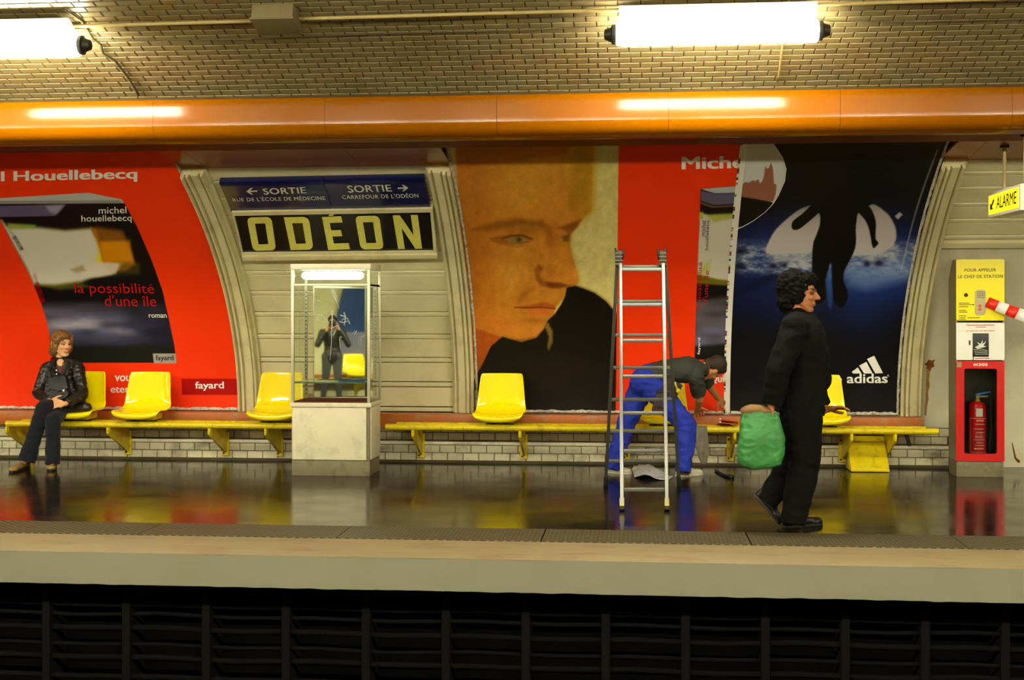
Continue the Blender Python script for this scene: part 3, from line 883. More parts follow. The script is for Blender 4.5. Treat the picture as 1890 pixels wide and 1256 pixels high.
# head
headp = [(838, 230), (1096, 230), (1094, 330), (1091, 388), (1080, 398), (1074, 408), (1062, 420), (1054, 434), (1052, 452), (1057, 474), (1064, 498), (1068, 514), (1066, 524), (1058, 529), (1046, 529), (1043, 546), (1034, 558), (1025, 568), (1022, 580), (1010, 592), (1003, 608), (988, 624), (962, 631), (927, 622), (889, 609), (860, 600)]
sh.poly([(p[0] + (6 if p[1] < 420 else 2), p[1]) for p in headp], (190, 150, 40), 7, 0.8)
sh.poly(headp, (190, 118, 34), 2.2)
sh.poly([(1040, 262), (1098, 262), (1092, 392), (1070, 390), (1050, 330)], (192, 148, 30), 14, 0.7)
sh.blob(960, 350, 90, 50, (204, 140, 46), 0.7)
sh.blob(1000, 300, 60, 30, (206, 148, 44), 0.5)
sh.poly([(838, 240), (1062, 240), (1050, 284), (960, 296), (880, 308), (846, 312)], (176, 92, 30), 6, 0.9)
sh.poly([(838, 240), (1000, 240), (980, 276), (850, 290)], (150, 86, 44), 6, 0.6)
sh.blob(870, 420, 40, 130, (160, 88, 22), 0.6)
sh.blob(880, 540, 36, 80, (176, 92, 22), 0.5)
# brow, eyes
sh.poly([(872, 424), (905, 412), (950, 402), (1000, 410), (1014, 420), (960, 416), (905, 426)], (112, 64, 20), 8, 0.75)
sh.blob(965, 425, 46, 12, (128, 72, 20), 0.5)
sh.poly([(900, 440), (930, 434), (962, 432), (985, 440), (974, 450), (950, 452), (925, 450)], (130, 70, 20), 4, 0.75)
sh.poly([(932, 442), (950, 437), (968, 438), (976, 444), (958, 450), (940, 449)], (140, 112, 58), 2.4, 0.9)
sh.blob(957, 443, 7, 6.5, (78, 62, 34), 0.9)
sh.blob(958, 443, 3.0, 3.0, (36, 28, 16), 0.9)
sh.line([(926, 441), (946, 435), (966, 435), (982, 442)], 2.4, (70, 36, 12), 0.8, 1.4)
sh.line([(905, 444), (930, 452), (955, 456), (975, 453)], 2, (120, 60, 18), 0.5, 1.5)
sh.blob(955, 466, 34, 9, (204, 138, 50), 0.5)
sh.poly([(1030, 420), (1052, 412), (1073, 405), (1066, 420), (1052, 432)], (110, 58, 16), 4, 0.75)
sh.poly([(1036, 436), (1052, 431), (1050, 446), (1040, 446)], (96, 62, 26), 3, 0.8)
sh.blob(1022, 444, 12, 26, (146, 78, 22), 0.6)
# nose
sh.blob(1026, 480, 16, 36, (206, 132, 44), 0.6)
sh.blob(1048, 508, 17, 13, (214, 134, 46), 0.6)
sh.poly([(986, 498), (994, 488), (1002, 494), (998, 510), (1006, 522), (1030, 526), (1022, 534), (998, 528), (988, 516)], (126, 64, 16), 4, 0.8)
sh.poly([(1006, 520), (1034, 522), (1052, 528), (1030, 533), (1010, 529)], (104, 48, 12), 3, 0.8)
sh.blob(1004, 508, 9, 9, (190, 112, 34), 0.6)
# cheek, mouth, chin
sh.blob(945, 500, 34, 40, (212, 146, 56), 0.6)
sh.blob(968, 545, 14, 26, (164, 92, 26), 0.45)
sh.blob(1012, 546, 14, 9, (202, 128, 50), 0.5)
sh.poly([(958, 567), (985, 561), (1008, 558), (1022, 563), (1026, 570), (1000, 568), (975, 569)], (168, 72, 24), 2.4, 0.85)
sh.poly([(966, 570), (1000, 569), (1024, 571), (1019, 580), (996, 585), (975, 579)], (200, 102, 36), 3, 0.85)
sh.line([(950, 568), (975, 568.5), (1000, 567.5), (1024, 570.5)], 2.2, (92, 36, 12), 0.9, 1.2)
sh.blob(985, 592, 22, 5, (150, 78, 22), 0.6)
sh.blob(975, 612, 24, 11, (206, 120, 40), 0.6)
sh.blob(915, 600, 34, 16, (196, 100, 26), 0.5)
sh.poly([(950, 628), (988, 622), (1004, 606), (1010, 594), (1012, 610), (992, 632), (962, 636)], (120, 56, 14), 3, 0.5)
# neck, dark clothes
sh.poly([(860, 600), (889, 609), (927, 622), (912, 640), (898, 672), (880, 690), (860, 700)], (164, 74, 18), 3)
# modelling of the printed face
sh.poly([(872, 446), (905, 452), (935, 462), (960, 466), (985, 458), (1000, 470), (985, 490), (940, 486), (890, 470)], (166, 98, 28), 9, 0.35)
sh.poly([(1060, 262), (1092, 262), (1088, 396), (1066, 402), (1050, 380)], (150, 96, 16), 8, 0.4)
sh.line([(984, 532), (966, 545), (956, 562)], 7, (140, 74, 20), 0.5, 4)
sh.line([(1000, 410), (1012, 428), (1014, 450)], 10, (140, 74, 20), 0.5, 5)
sh.blob(1062, 508, 5, 14, (232, 164, 84), 0.35)
sh.blob(1016, 500, 10, 12, (150, 82, 22), 0.35)
sh.c *= (1 + 0.10 * (vnoise(x, y * 0.8, 9, 41)[:, None] - 0.5) + 0.06 * (vnoise(x, y, 3.2, 42)[:, None] - 0.5))
shirt = [(1046, 531), (1062, 528), (1080, 534), (1097, 541), (1118, 556), (1134, 575), (1160, 600), (1160, 790), (860, 790), (872, 706), (890, 674), (906, 640), (927, 622), (962, 632), (990, 624), (1004, 608), (1011, 592), (1024, 580), (1036, 562), (1043, 547)]
sh.poly([(p[0] + 2, p[1] - 2) for p in shirt], (120, 70, 16), 4, 0.6)
sh.poly(shirt, (20, 16, 9), 1.6)
sh.poly([(1004, 600), (1012, 596), (1020, 612), (1020, 632), (1013, 648), (1010, 640), (1013, 622)], (132, 100, 40), 3, 0.9)
sh.blob(1000, 690, 80, 40, (32, 25, 14), 0.5)
sh.c[:, 1] *= 1.06; sh.c[:, 0] *= 1.03
# red half
sh.poly([(1142, 250), (1500, 250), (1500, 800), (1136, 800)], RED, 0.7)
n1 = vnoise(x, y * 4, 40, 15)
# book seen edge-on
spine = [(1293, 349), (1365, 343), (1362, 420), (1344, 640), (1342, 664), (1282, 664), (1285, 560), (1290, 440)]
sh.poly(spine, (16, 15, 18))
inside = np.zeros(len(x)); idx, mm = sh.mask(spine, 0.7); inside[idx] = mm
ins([(1293, 349), (1364, 343), (1364, 356), (1319, 357)], (178, 186, 180), 0.8)
ins([(1293, 352), (1319, 358), (1364, 357), (1364, 376), (1318, 379), (1292, 370)], (92, 88, 112), 1.2)
ins([(1291, 372), (1318, 381), (1364, 378), (1364, 381), (1316, 384), (1291, 376)], (180, 140, 60), 0.8, 0.5)
ins([(1290, 392), (1310, 398), (1362, 396), (1358, 460), (1352, 520), (1326, 518), (1286, 508)], (206, 202, 182), 2.5)
ins([(1289, 390), (1298, 392), (1297, 404), (1289, 406)], (170, 180, 50), 2, 0.9)
ins([(1300, 396), (1362, 393), (1360, 402), (1318, 410)], (164, 176, 60), 3, 0.8)
ins([(1294, 496), (1312, 478), (1308, 500), (1296, 512)], (180, 190, 60), 4, 0.6)
ins([(1284, 506), (1326, 516), (1352, 518), (1352, 528), (1284, 524)], (120, 112, 20), 3, 0.9)
ins([(1282, 556), (1350, 548), (1348, 652), (1280, 654)], (128, 124, 134), 8, 0.9, 0.4 + 0.7 * n1)
ins([(1282, 610), (1346, 600), (1345, 640), (1281, 644)], (84, 88, 130), 8, 0.7, n1)
ins([(1281, 640), (1345, 634), (1344, 664), (1280, 664)], (16, 16, 14), 5, 0.9)
post2 = empty('poster', V((XFC + XEDGE) / 2, 0.0), label='poster with a huge printed face and a red half behind the ladder', cat='poster')
slab_vault(XFC + 0.002, XEDGE, s_bot - 0.015, s_ptop, -0.11, -0.004, 1, 30).build('backing_board', M['torn'], post2)
sh.build('printed_sheet', post2)
put(text2d('Miche', 0.03), [(1258, 290), (1374, 287.5), (1374, 310.5), (1258, 313)], on_vault(0.0007), 'lettering', M['white_ink'], post2, 0.25)
put(text2d('Qui,', 0.022), [(1311, 692), (1340, 692), (1340, 708.5), (1311, 708.5)], pv, 'lettering', M['white_ink'], post2)
def vert(txt, x0, ytop, ybot, wd, m, b=0.0, lean=0):
    put(text2d(txt, b), [(x0 + lean, ybot), (x0, ytop), (x0 + wd, ytop), (x0 + wd + lean, ybot)], pv, 'lettering', m, post2)
vert('michel', 1295, 408, 436, 8, M['black_ink'], 0, -2)
vert('houellebecq', 1303, 408, 462, 8, M['black_ink'], 0, -2)
vert('la possibilité', 1289, 484, 572, 10, M['red_ink'], 0, -4)
vert("d'une île", 1300, 500, 562, 9, M['red_ink'], 0, -3)
vert('fayard', 1288, 624, 655, 6, M['white_ink'], 0.01, -1)
# white border strip with colour-control patches
st = Sheet(XEDGE - 0.045, XEDGE + 0.012, s_bot, s_ptop, 0.004)
st.fill((226, 224, 210))
rows_s = st.co[:, 2]
yy = st.y
sel = (vnoise(yy * 0 + 3, yy, 5, 21) > 0.52) & ((st.co[:, 0] - (XEDGE - 0.045)) < 0.016)
pal = np.array([(20, 20, 20), (200, 30, 20), (30, 60, 160), (220, 200, 30), (40, 120, 70)])
st.c[sel] = pal[(np.floor(yy[sel] / 3.3).astype(int)) % 5]
st.build('white_border', post2)

# ------------------------------------------------------------ night poster
sh = Sheet(XEDGE + 0.0, XFR, s_bot, s_ptop, 0.0015)
x, y = sh.x, sh.y
sh.fill((12, 12, 14))
cx0, cy0 = 1535, 455
n1 = vnoise(x, y, 26, 31); n2 = vnoise(x + y * 2, y * 3, 14, 32)
n3 = 0.45 * vnoise(x * 0.9 + y * 0.5, y * 1.9 - x * 0.3, 11, 33) + 0.35 * vnoise(x * 0.8 - y * 0.6, y * 2.0 + x * 0.2, 5, 34) + 0.2 * vnoise(x + y, y * 2 - x * 0.5, 2.7, 35)
n3 = np.clip((n3 - 0.28) * 2.2, 0, 1)
# blue haze
sh.blob(1530, 470, 190, 78, (22, 44, 128), 0.95)
sh.blob(1440, 560, 130, 46, (20, 34, 96), 0.7, 0.25)
sh.blob(1640, 520, 90, 60, (30, 60, 150), 0.6)
sh.blob(1590, 570, 46, 60, (26, 60, 150), 0.6)
sh.blob(1540, 470, 150, 46, (60, 96, 178), 0.55)
# lit ground
gm = np.clip(1 - ((y - 477) / 34.0) ** 2, 0, 1) * np.clip((x - 1345) / 40, 0, 1)
sh.poly([(1352, 448), (1400, 446), (1700, 444), (1700, 512), (1560, 512), (1440, 510), (1352, 500)], (178, 190, 202), 12, 0.9, (0.15 + 0.9 * n3) * (0.3 + 0.9 * n1))
sh.poly([(1410, 452), (1660, 452), (1650, 495), (1430, 500)], (206, 204, 200), 10, 0.75, 0.3 + 0.7 * n3)
sh.poly([(1560, 490), (1680, 480), (1690, 512), (1600, 536), (1566, 528)], (120, 150, 200), 14, 0.7)
sh.poly([(1350, 535), (1420, 505), (1455, 505), (1370, 545), (1350, 556)], (12, 14, 40), 5, 0.6)
for bx, by, w in ((1368, 464, 12), (1366, 492, 13), (1427, 491, 8), (1448, 490, 6), (1622, 486, 9), (1600, 487, 6)):
    sh.blob(bx, by, w, 6, (10, 14, 44), 0.9)
# pale light left and right of the figure
C0 = (206, 196, 194)
def Z3(pts):
    q = [(1260 + a / 3.588, 250 + b / 3.588) for a, b in pts]
    for _ in range(2 if len(q) > 9 else 0):        # rounded outlines
        r = []
        for i in range(len(q)):
            a, b = q[i], q[(i + 1) % len(q)]
            r += [(a[0] * 0.8 + b[0] * 0.2, a[1] * 0.8 + b[1] * 0.2), (a[0] * 0.2 + b[0] * 0.8, a[1] * 0.2 + b[1] * 0.8)]
        q = r
    return q
sh.poly(Z3([(545, 760), (600, 640), (680, 560), (770, 490), (850, 458), (905, 510), (925, 590), (900, 680), (880, 780), (560, 790)]), C0, 2.0)
sh.poly(Z3([(1140, 760), (1140, 600), (1155, 500), (1225, 470), (1262, 452), (1310, 480), (1370, 530), (1412, 610), (1417, 680), (1392, 742), (1300, 790), (1120, 800)]), C0, 2.0)
sh.poly(Z3([(1405, 535), (1435, 508), (1458, 525), (1425, 558)]), (190, 180, 178), 1.2)
sh.poly(Z3([(545, 750), (1420, 740), (1400, 800), (560, 810)]), (196, 198, 200), 6, 0.8, 0.4 + 0.6 * n3)
# figure
BK = (8, 8, 12)
sh.poly(Z3([(780, 330), (1290, 330), (1240, 470), (1160, 500), (1145, 620), (1150, 700), (1140, 760), (1095, 850), (1068, 900), (1062, 960), (1095, 1040), (1095, 1090), (1060, 1140), (1030, 1140), (1000, 1100), (988, 1000), (982, 830), (962, 900), (945, 960), (950, 1100), (870, 1120), (855, 900), (860, 720), (890, 650), (910, 590), (912, 510), (850, 460)]), BK, 1.0)
sh.poly(Z3([(880, 440), (850, 462), (800, 515), (730, 565), (718, 600), (730, 628), (770, 625), (850, 560), (905, 510), (960, 480)]), BK, 0.9)
sh.poly(Z3([(1120, 440), (1160, 508), (1205, 555), (1232, 610), (1248, 690), (1250, 715), (1262, 752), (1282, 735), (1300, 712), (1275, 688), (1282, 575), (1262, 510), (1235, 465)]), BK, 0.9)
sh.blob(1530, 330, 120, 60, (9, 9, 12), 0.9)
sh.poly(Z3([(948, 960), (985, 840), (990, 1060), (985, 1150), (965, 1130)]), (60, 110, 190), 4, 0.7)
# string of light
for t in np.linspace(0, 1, 60):
    sh.blob(1730 + (1664 - 1730) * t - 6 * math.sin(t * 3.1), 278 + 222 * t, 1.3, 2.2, (186, 182, 160), 0.75)
sh.blob(1560, 650, 200, 90, (12, 10, 16), 0.8)
# earlier poster showing through the tear at the top
tear = [(1372, 250), (1420, 250), (1429, 267), (1444, 290), (1451, 312), (1448, 335), (1437, 360), (1428, 375), (1412, 392), (1390, 408), (1372, 418), (1345, 430)]
tear = [(1345, 250)] + tear[1:]
sh.poly(tear, (206, 206, 200), 0.7)
sh.poly(Z3([(340, 345), (385, 330), (420, 306), (432, 316), (470, 296), (480, 306), (502, 288), (512, 322), (535, 290), (548, 195), (556, 222), (572, 216), (585, 175), (600, 230), (604, 325), (622, 322), (618, 380), (600, 445), (500, 425), (340, 400)]), (152, 96, 74), 0.8)
sh.poly(Z3([(340, 398), (500, 424), (598, 444), (575, 490), (480, 560), (400, 602), (340, 620)]), (22, 20, 16), 1.0)
post3 = empty('poster', V((XEDGE + XFR) / 2, 0.0), label='dark night poster with a black walking silhouette against blue light', cat='poster')
slab_vault(XEDGE + 0.002, XFR - 0.002, s_bot - 0.015, s_ptop, -0.11, -0.004, 1, 30).build('backing_board', M['torn'], post3)
sh.build('printed_sheet', post3)
# curled paper lip along the tear
tp = [unv(np.array([a]), np.array([b]), 0.004) for a, b in tear[2:]]
MB().tube([V(a[0], b[0], 0.006) for a, b in tp], 0.0022, 6).build('torn_edge', M['white_ink'], post3, smooth=180)
# three-stripe emblem and lettering
Lz = lambda pts: [(1330 + a / 2.416, -(480 + b / 2.416)) for a, b in pts]
for lp in ([(585, 500), (612, 480), (628, 507), (592, 507)], [(618, 472), (650, 455), (678, 507), (640, 507)], [(653, 442), (685, 428), (724, 505), (690, 507)]):
    q = poly2d([Lz(lp)]); v = q[0].copy(); v[:, 1] *= -1
    me = bpy.data.meshes.new('stripe'); me.from_pydata([tuple(p) for p in on_vault(0.004)(v)], [], q[1]); finish(me, 'emblem_stripe', M['white_ink'], post3)
put(text2d('adidas', 0.02), [(1563, 690.5), (1638, 690), (1638.5, 707.5), (1563, 708)], on_vault(0.004), 'lettering', M['white_ink'], post3)
put(text2d('®'), [(1637.5, 692), (1641, 692), (1641, 696), (1637.5, 696)], on_vault(0.004), 'lettering', M['white_ink'], post3)
put(text2d('e', 0.02), [(1546, 698), (1554, 698), (1554, 707), (1546, 707)], on_vault(0.004), 'lettering', M['white_ink'], post3)
# ragged strips of old paper round the billboard
def ragged(Xc, flip, parent):
    mb = MB(); n = 70; rows = []
    for i in range(n + 1):
        s = s_bot + (s_ptop - s_bot) * i / n
        w = 0.014 + 0.012 * random.random()
        rows.append([V(Xc - 0.004 * flip, s, 0.004), V(Xc + w * flip * 0.5, s, 0.016 + 0.008 * random.random()), V(Xc + w * flip, s, 0.006)])
    mb.grid(rows).build('ragged_paper_edge', M['torn'], parent, smooth=None)
ragged(XFC + 0.03, -1, post2); ragged(XFR - 0.028, 1, post3)
def ragged_low(xa, xb, parent):
    mb = MB(); n = int((xb - xa) / 0.03); rows = []
    for i in range(n + 1):
        X = xa + (xb - xa) * i / n; h = 0.012 + 0.014 * random.random()
        rows.append([V(X, s_bot + h, 0.003), V(X, s_bot - 0.003, 0.014 + 0.01 * random.random()), V(X, s_bot - 0.012, 0.004)])
    mb.grid(rows).build('ragged_paper_edge', M['torn'], parent, smooth=None)
ragged_low(XFC + 0.4, XEDGE - 0.05, post2); ragged_low(XEDGE + 0.02, XFR - 0.02, post3); ragged_low(XFL - 2.5, XFL - 0.01, post1)

# ================================================================== STATION SIGNS
def corners(q, off):
    X, s = unv(np.array([p[0] for p in q], float), np.array([p[1] for p in q], float), off)
    return list(zip(X.tolist(), s.tolist()))
Z6 = lambda pts: [(360 + a / 3.694, 280 + b / 3.694) for a, b in pts]
ex = empty('exit_sign', V(-2.9, 2.0), label='navy enamel direction sign with two arrows above the station name', cat='sign')
cq = corners(Z6([(163, 215), (1560, 187), (1605, 385), (245, 408)]), -0.02)
# two plates butted together
def lerp2(a, b, t): return (a[0] + (b[0] - a[0]) * t, a[1] + (b[1] - a[1]) * t)
for t0, t1 in ((0, 0.5125), (0.5145, 1)):
    c = [lerp2(cq[0], cq[1], t0), lerp2(cq[0], cq[1], t1), lerp2(cq[3], cq[2], t1), lerp2(cq[3], cq[2], t0)]
    slab_vault(0, 0, 0, 0, -0.08, -0.02, 1, 6, corner=c).build('enamel_plate', M['navy'], ex, bevel=0.004)
sv = on_vault(-0.014)
put(text2d('SORTIE', 0.018, 0.0, 1.05), Z6([(458, 252), (752, 241), (762, 284), (470, 294)]), sv, 'lettering', M['sigwhite'], ex)
put(text2d("RUE DE L'ÉCOLE DE MÉDECINE", 0.012, 0.0, 1.1), Z6([(252, 311), (882, 298), (890, 330), (260, 341)]), sv, 'lettering', M['sigwhite'], ex)
put(text2d('SORTIE', 0.018, 0.0, 1.05), Z6([(1034, 232), (1332, 225), (1344, 272), (1046, 280)]), sv, 'lettering', M['sigwhite'], ex)
put(text2d("CARREFOUR DE L'ODÉON", 0.012, 0.0, 1.1), Z6([(998, 291), (1518, 281), (1526, 314), (1006, 324)]), sv, 'lettering', M['sigwhite'], ex)
arrow = [[(0, 0.5), (0.42, 1.0), (0.62, 1.0), (0.34, 0.62), (1.0, 0.62), (1.0, 0.38), (0.34, 0.38), (0.62, 0.0), (0.42, 0.0)]]
put(poly2d(arrow), Z6([(348, 250), (424, 247), (426, 291), (350, 294)]), sv, 'arrow', M['sigwhite'], ex)
put(poly2d([[(1 - a, b) for a, b in arrow[0]]]), Z6([(1380, 229), (1452, 226), (1456, 269), (1384, 272)]), sv, 'arrow', M['sigwhite'], ex)

stn = empty('station_sign', V(-2.9, 1.6), label='black station name plate with large pale yellow letters in a cream frame', cat='sign')
cf = corners(Z6([(250, 412), (1620, 387), (1650, 708), (325, 722)]), -0.005)
ci = corners(Z6([(266, 436), (1604, 412), (1626, 680), (326, 693)]), -0.005)
slab_vault(0, 0, 0, 0, -0.085, -0.02, 1, 8, corner=ci).build('name_plate', M['signblack'], stn)
for k, (i, j) in enumerate(((0, 1), (1, 2), (2, 3), (3, 0))):
    slab_vault(0, 0, 0, 0, -0.085, 0.0, 2, 6, corner=[cf[i], cf[j], ci[j], ci[i]]).build('frame_bar', M['cream_frame'], stn)
b0 = corners(Z6([(322, 708), (1652, 694), (1656, 722), (324, 738)]), 0.0)
slab_vault(0, 0, 0, 0, -0.085, 0.02, 1, 2, corner=b0).build('drip_ledge', M['cream_frame'], stn, bevel=0.003)
O = [[(0.16, 0), (0.84, 0), (0.95, 0.04), (1, 0.12), (1, 0.88), (0.95, 0.96), (0.84, 1), (0.16, 1), (0.05, 0.96), (0, 0.88), (0, 0.12), (0.05, 0.04)],
     [(0.29, 0.19), (0.29, 0.81), (0.71, 0.81), (0.71, 0.19)]]
D = [[(0, 0), (0.82, 0), (0.95, 0.05), (1, 0.14), (1, 0.86), (0.95, 0.95), (0.82, 1), (0, 1)], [(0.29, 0.19), (0.29, 0.81), (0.71, 0.81), (0.71, 0.19)]]
E = [[(0, 0), (1, 0), (1, 0.19), (0.32, 0.19), (0.32, 0.4), (0.78, 0.4), (0.78, 0.59), (0.32, 0.59), (0.32, 0.81), (0.94, 0.81), (0.94, 1), (0, 1)]]
Nn = [[(0, 0), (0.28, 0), (0.28, 0.62), (0.72, 0), (1, 0), (1, 1), (0.72, 1), (0.72, 0.40), (0.28, 1), (0, 1)]]
sv2 = on_vault(-0.012)
for glyph, q in ((O, [(352, 450), (520, 445), (553, 672), (395, 678)]), (D, [(605, 447), (775, 445), (808, 668), (652, 672)]),
                 (E, [(865, 446), (1004, 440), (1057, 666), (908, 672)]), (O, [(1090, 440), (1255, 437), (1287, 665), (1130, 668)]),
                 (Nn, [(1347, 435), (1518, 432), (1548, 662), (1385, 665)])):
    put(poly2d(glyph), Z6(q), sv2, 'letter', M['signyellow'], stn, 0.3)
put(poly2d([[(0.0, 0.0), (0.25, 1.0), (1.0, 1.0), (0.7, 0.0)]]), Z6([(908, 427), (952, 426), (952, 439), (908, 440)]), sv2, 'letter_accent', M['signyellow'], stn)

# ================================================================== SEATS AND BENCHES
def bake(o, mats=None):
    dg = bpy.context.evaluated_depsgraph_get(); dg.update()
    me = bpy.data.meshes.new_from_object(o.evaluated_get(dg))
    old = o.data; o.modifiers.clear(); o.data = me
    if old.users == 0: bpy.data.meshes.remove(old)
    return o

def seat_proto():
    prof = [(-0.222, 0.008, 0.165), (-0.240, 0.012, 0.20), (-0.252, 0.040, 0.224), (-0.235, 0.058, 0.232), (-0.15, 0.060, 0.236), (-0.04, 0.052, 0.238), (0.05, 0.062, 0.236),
            (0.115, 0.105, 0.230), (0.15, 0.18, 0.222), (0.178, 0.28, 0.212), (0.2, 0.37, 0.202), (0.212, 0.418, 0.196), (0.218, 0.432, 0.182)]
    us = [-1, -0.96, -0.85, -0.6, -0.3, 0, 0.3, 0.6, 0.85, 0.96, 1]
    rows = []
    for i, (yy, zz, hw) in enumerate(prof):
        r = []
        for u in us:
            e = abs(u) ** 3
            back = min(1, max(0, (zz - 0.08) / 0.1))
            lip = 1.0 if i < 3 else 0.0
            r.append(Vector((u * hw, yy - 0.05 * e * back + (0.02 * e if i < 4 else 0), zz + 0.028 * e * (1 - back) * (1 - lip) + lip * 0.022 * e)))
        rows.append(r)
    mb = MB().grid(rows)
    o = mb.build('shell', M['yellow'], None, smooth=180, world=False)
    so = o.modifiers.new('s', 'SOLIDIFY'); so.thickness = 0.011; so.offset = 0
    sb = o.modifiers.new('b', 'SUBSURF'); sb.levels = 2; sb.render_levels = 2
    bake(o)
    root = empty('platform_seat', (0, 0, 0))
    o.parent = root
    MB().box((-0.13, -0.10, -0.012), (0.13, 0.14, 0.045)).build('mount', M['yellow_steel'], root, bevel=0.006, world=False)
    for s in (-1, 1):
        MB().box((s * 0.085 - 0.035, -0.14, -0.03), (s * 0.085 + 0.035, 0.12, -0.01)).build('clamp', M['dark_metal'], root, bevel=0.004, world=False)
    MB().ball((0, -0.24, 0.03), (0.0, 0.0, 0.0)) if False else None
    return root
proto = seat_proto()
ZS = 0.437
seat_specs = [(161, 'glossy yellow plastic seat that the woman in the leather jacket sits on'),
              (280, 'empty glossy yellow plastic seat next to the seated woman'),
              (522, 'glossy yellow plastic seat partly behind the glass showcase'),
              (927, 'glossy yellow plastic seat alone below the big printed face'),
              (1222, 'yellow plastic seat behind the legs of the bending worker'),
              (1510, 'yellow plastic seat half hidden by the walking man in black')]
for i, (px, lb) in enumerate(seat_specs):
    o = proto if i == 0 else copy_tree(proto)
    p = P(px, 690, 12.14)
    o.location = (p.x, 11.94, ZS)
    tag(o, lb, 'seat', 'yellow platform seats')
for px in (0.7, -1.9, -5.0, -6.3):
    o = copy_tree(proto); o.location = (px, OY + 0.46, ZS); o.rotation_euler = (0, 0, math.pi)
    tag(o, 'yellow plastic seat on the opposite platform, mirrored in the showcase', 'seat', 'yellow seats opposite')

def bench(xa, xb, brackets, label, z=0.386, yw=WY, sgn=1, root=None):
    t = empty('bench_rail', ((xa + xb) / 2, yw - 0.5 * sgn, 0), label=label, cat='bench')
    y0, y1 = yw - 0.60 * sgn, yw - 0.42 * sgn
    MB().cyl((xa, y0, z), (xb, y0, z), 0.029, n=16).build('front_tube', M['yellow_steel'], t, smooth=40)
    MB().cyl((xa + 0.07, y1, z + 0.004), (xb - 0.07, y1, z + 0.004), 0.026, n=16).build('rear_tube', M['yellow_steel'], t, smooth=40)
    for bx in brackets:
        yb = yw - 0.11 * sgn
        g = MB().prism([Vector((bx, y0 - 0.03 * sgn, z - 0.026)), Vector((bx, yb, z - 0.026)), Vector((bx, yb, 0.085)), Vector((bx, yb - 0.05 * sgn, 0.085)), Vector((bx, y0 - 0.03 * sgn, z - 0.085))], (-0.011, 0, 0), (0.011, 0, 0)).build('bracket', M['yellow_steel'], t, bevel=0.003, seg=1)
        MB().box((bx - 0.04, yb - 0.012, 0.05), (bx + 0.03, yb + 0.004, 0.28)).build('wall_plate', M['yellow_steel'], t, bevel=0.004, seg=1)
        for zz in (0.075, 0.255):
            MB().cyl((bx - 0.022, yb - 0.022 * sgn, zz), (bx - 0.022, yb - 0.008 * sgn, zz), 0.009, n=8).build('bolt', M['dark_metal'], t)
        MB().cyl((bx, y0, z - 0.03), (bx, y0, z - 0.075), 0.016, n=10).build('clamp_stud', M['yellow_steel'], t)
    return t
bx = lambda q: P(q, 830, 12.28).x
bench(P(12, 790, 11.8).x, P(546, 790, 11.8).x, [bx(57), bx(237), bx(417), bx(517)], 'yellow tubular bench rail under the seat of the waiting woman')
bB = bench(P(712, 790, 11.8).x, P(1732, 797, 11.8).x, [bx(778), bx(968), bx(1157), bx(1349), bx(1556), bx(1633)], 'long yellow tubular bench rail running behind the ladder and the worker')
xa, xb = bx(1556) + 0.02, bx(1633) - 0.02
MB().prism([Vector((0, 12.22, 0.30)), Vector((0, 11.95, 0.03)), Vector((0, 11.95, 0.005)), Vector((0, 12.26, 0.005)), Vector((0, 12.26, 0.30))], (xa, 0, 0), (xb, 0, 0)).build('sloping_plate', M['yellow_steel'], bB, bevel=0.004)
MB().cyl(P(1672, 800, 12.1), F(1688, 856), 0.02, n=10).build('strut', M['dark_metal'], bB)
bench(-9, 4, [-8, -6.9, -5.8, -4.7, -3.6, -2.5, -1.4, -0.3, 0.8, 1.9], 'yellow tubular bench rail of the opposite platform', yw=OY, sgn=-1)

# ================================================================== GLASS SHOWCASE
f0 = F(537, 879); f1 = F(682, 880)
YF = (f0.y + f1.y) / 2; YB = YF + 0.5
X0, X1 = P(537, 860, YF).x, P(683, 860, YF).x
zof = lambda py, Y, px=610: P(px, py, Y).z
case = empty('glass_showcase', ((X0 + X1) / 2, (YF + YB) / 2, 0), label='free-standing lit glass showcase on a cream base under the station name sign', cat='showcase')
z_pl = zof(852, YF); z_b = zof(752, YF); z_led = zof(744, YF); z_shelfbar = zof(526, YF); z_g1 = zof(498, YF); z_t = zof(487, YF)
ch = 0.05
def foot(x0, x1, y0, y1, c):   # plan with the two rear corners cut as on the case's rounded top
    return [(x0, y0), (x1, y0), (x1, y1 - c), (x1 - c, y1), (x0 + c, y1), (x0, y1 - c)]
def plan_prism(pl, za, zb): return MB().prism([Vector((a, b, 0)) for a, b in pl], (0, 0, za), (0, 0, zb))
plan_prism(foot(X0 + 0.004, X1 - 0.004, YF + 0.012, YB - 0.01, ch), 0, z_pl).build('plinth', M['plinth_grey'], case, bevel=0.004)
bs = plan_prism(foot(X0 + 0.008, X1 - 0.008, YF + 0.016, YB - 0.01, ch), z_pl, z_b).build('base_cabinet', M['plinth_grey'], case)
MB().box((X0 + 0.012, YF + 0.004, z_pl + 0.012), (X1 - 0.035, YF + 0.018, z_b - 0.004)).build('front_panel', M['case_cream'], bs, bevel=0.003)
MB().box((X1 - 0.012, YF + 0.04, z_pl + 0.012), (X1 + 0.004, YB - 0.06, z_b - 0.004)).build('side_panel', M['case_cream'], bs, bevel=0.003)
MB().box((X0 - 0.004, YF + 0.04, z_pl + 0.012), (X0 + 0.01, YB - 0.06, z_b - 0.004)).build('side_panel', M['case_cream'], bs, bevel=0.003)
plan_prism(foot(X0 - 0.008, X1 + 0.012, YF - 0.008, YB + 0.005, ch), z_b, z_led).build('base_rim', M['case_cream'], case, bevel=0.005)
plan_prism(foot(X0 - 0.004, X1 + 0.006, YF - 0.006, YB + 0.004, ch), z_g1, z_t).build('roof', M['case_cream'], case, bevel=0.008)
pw_ = 0.026
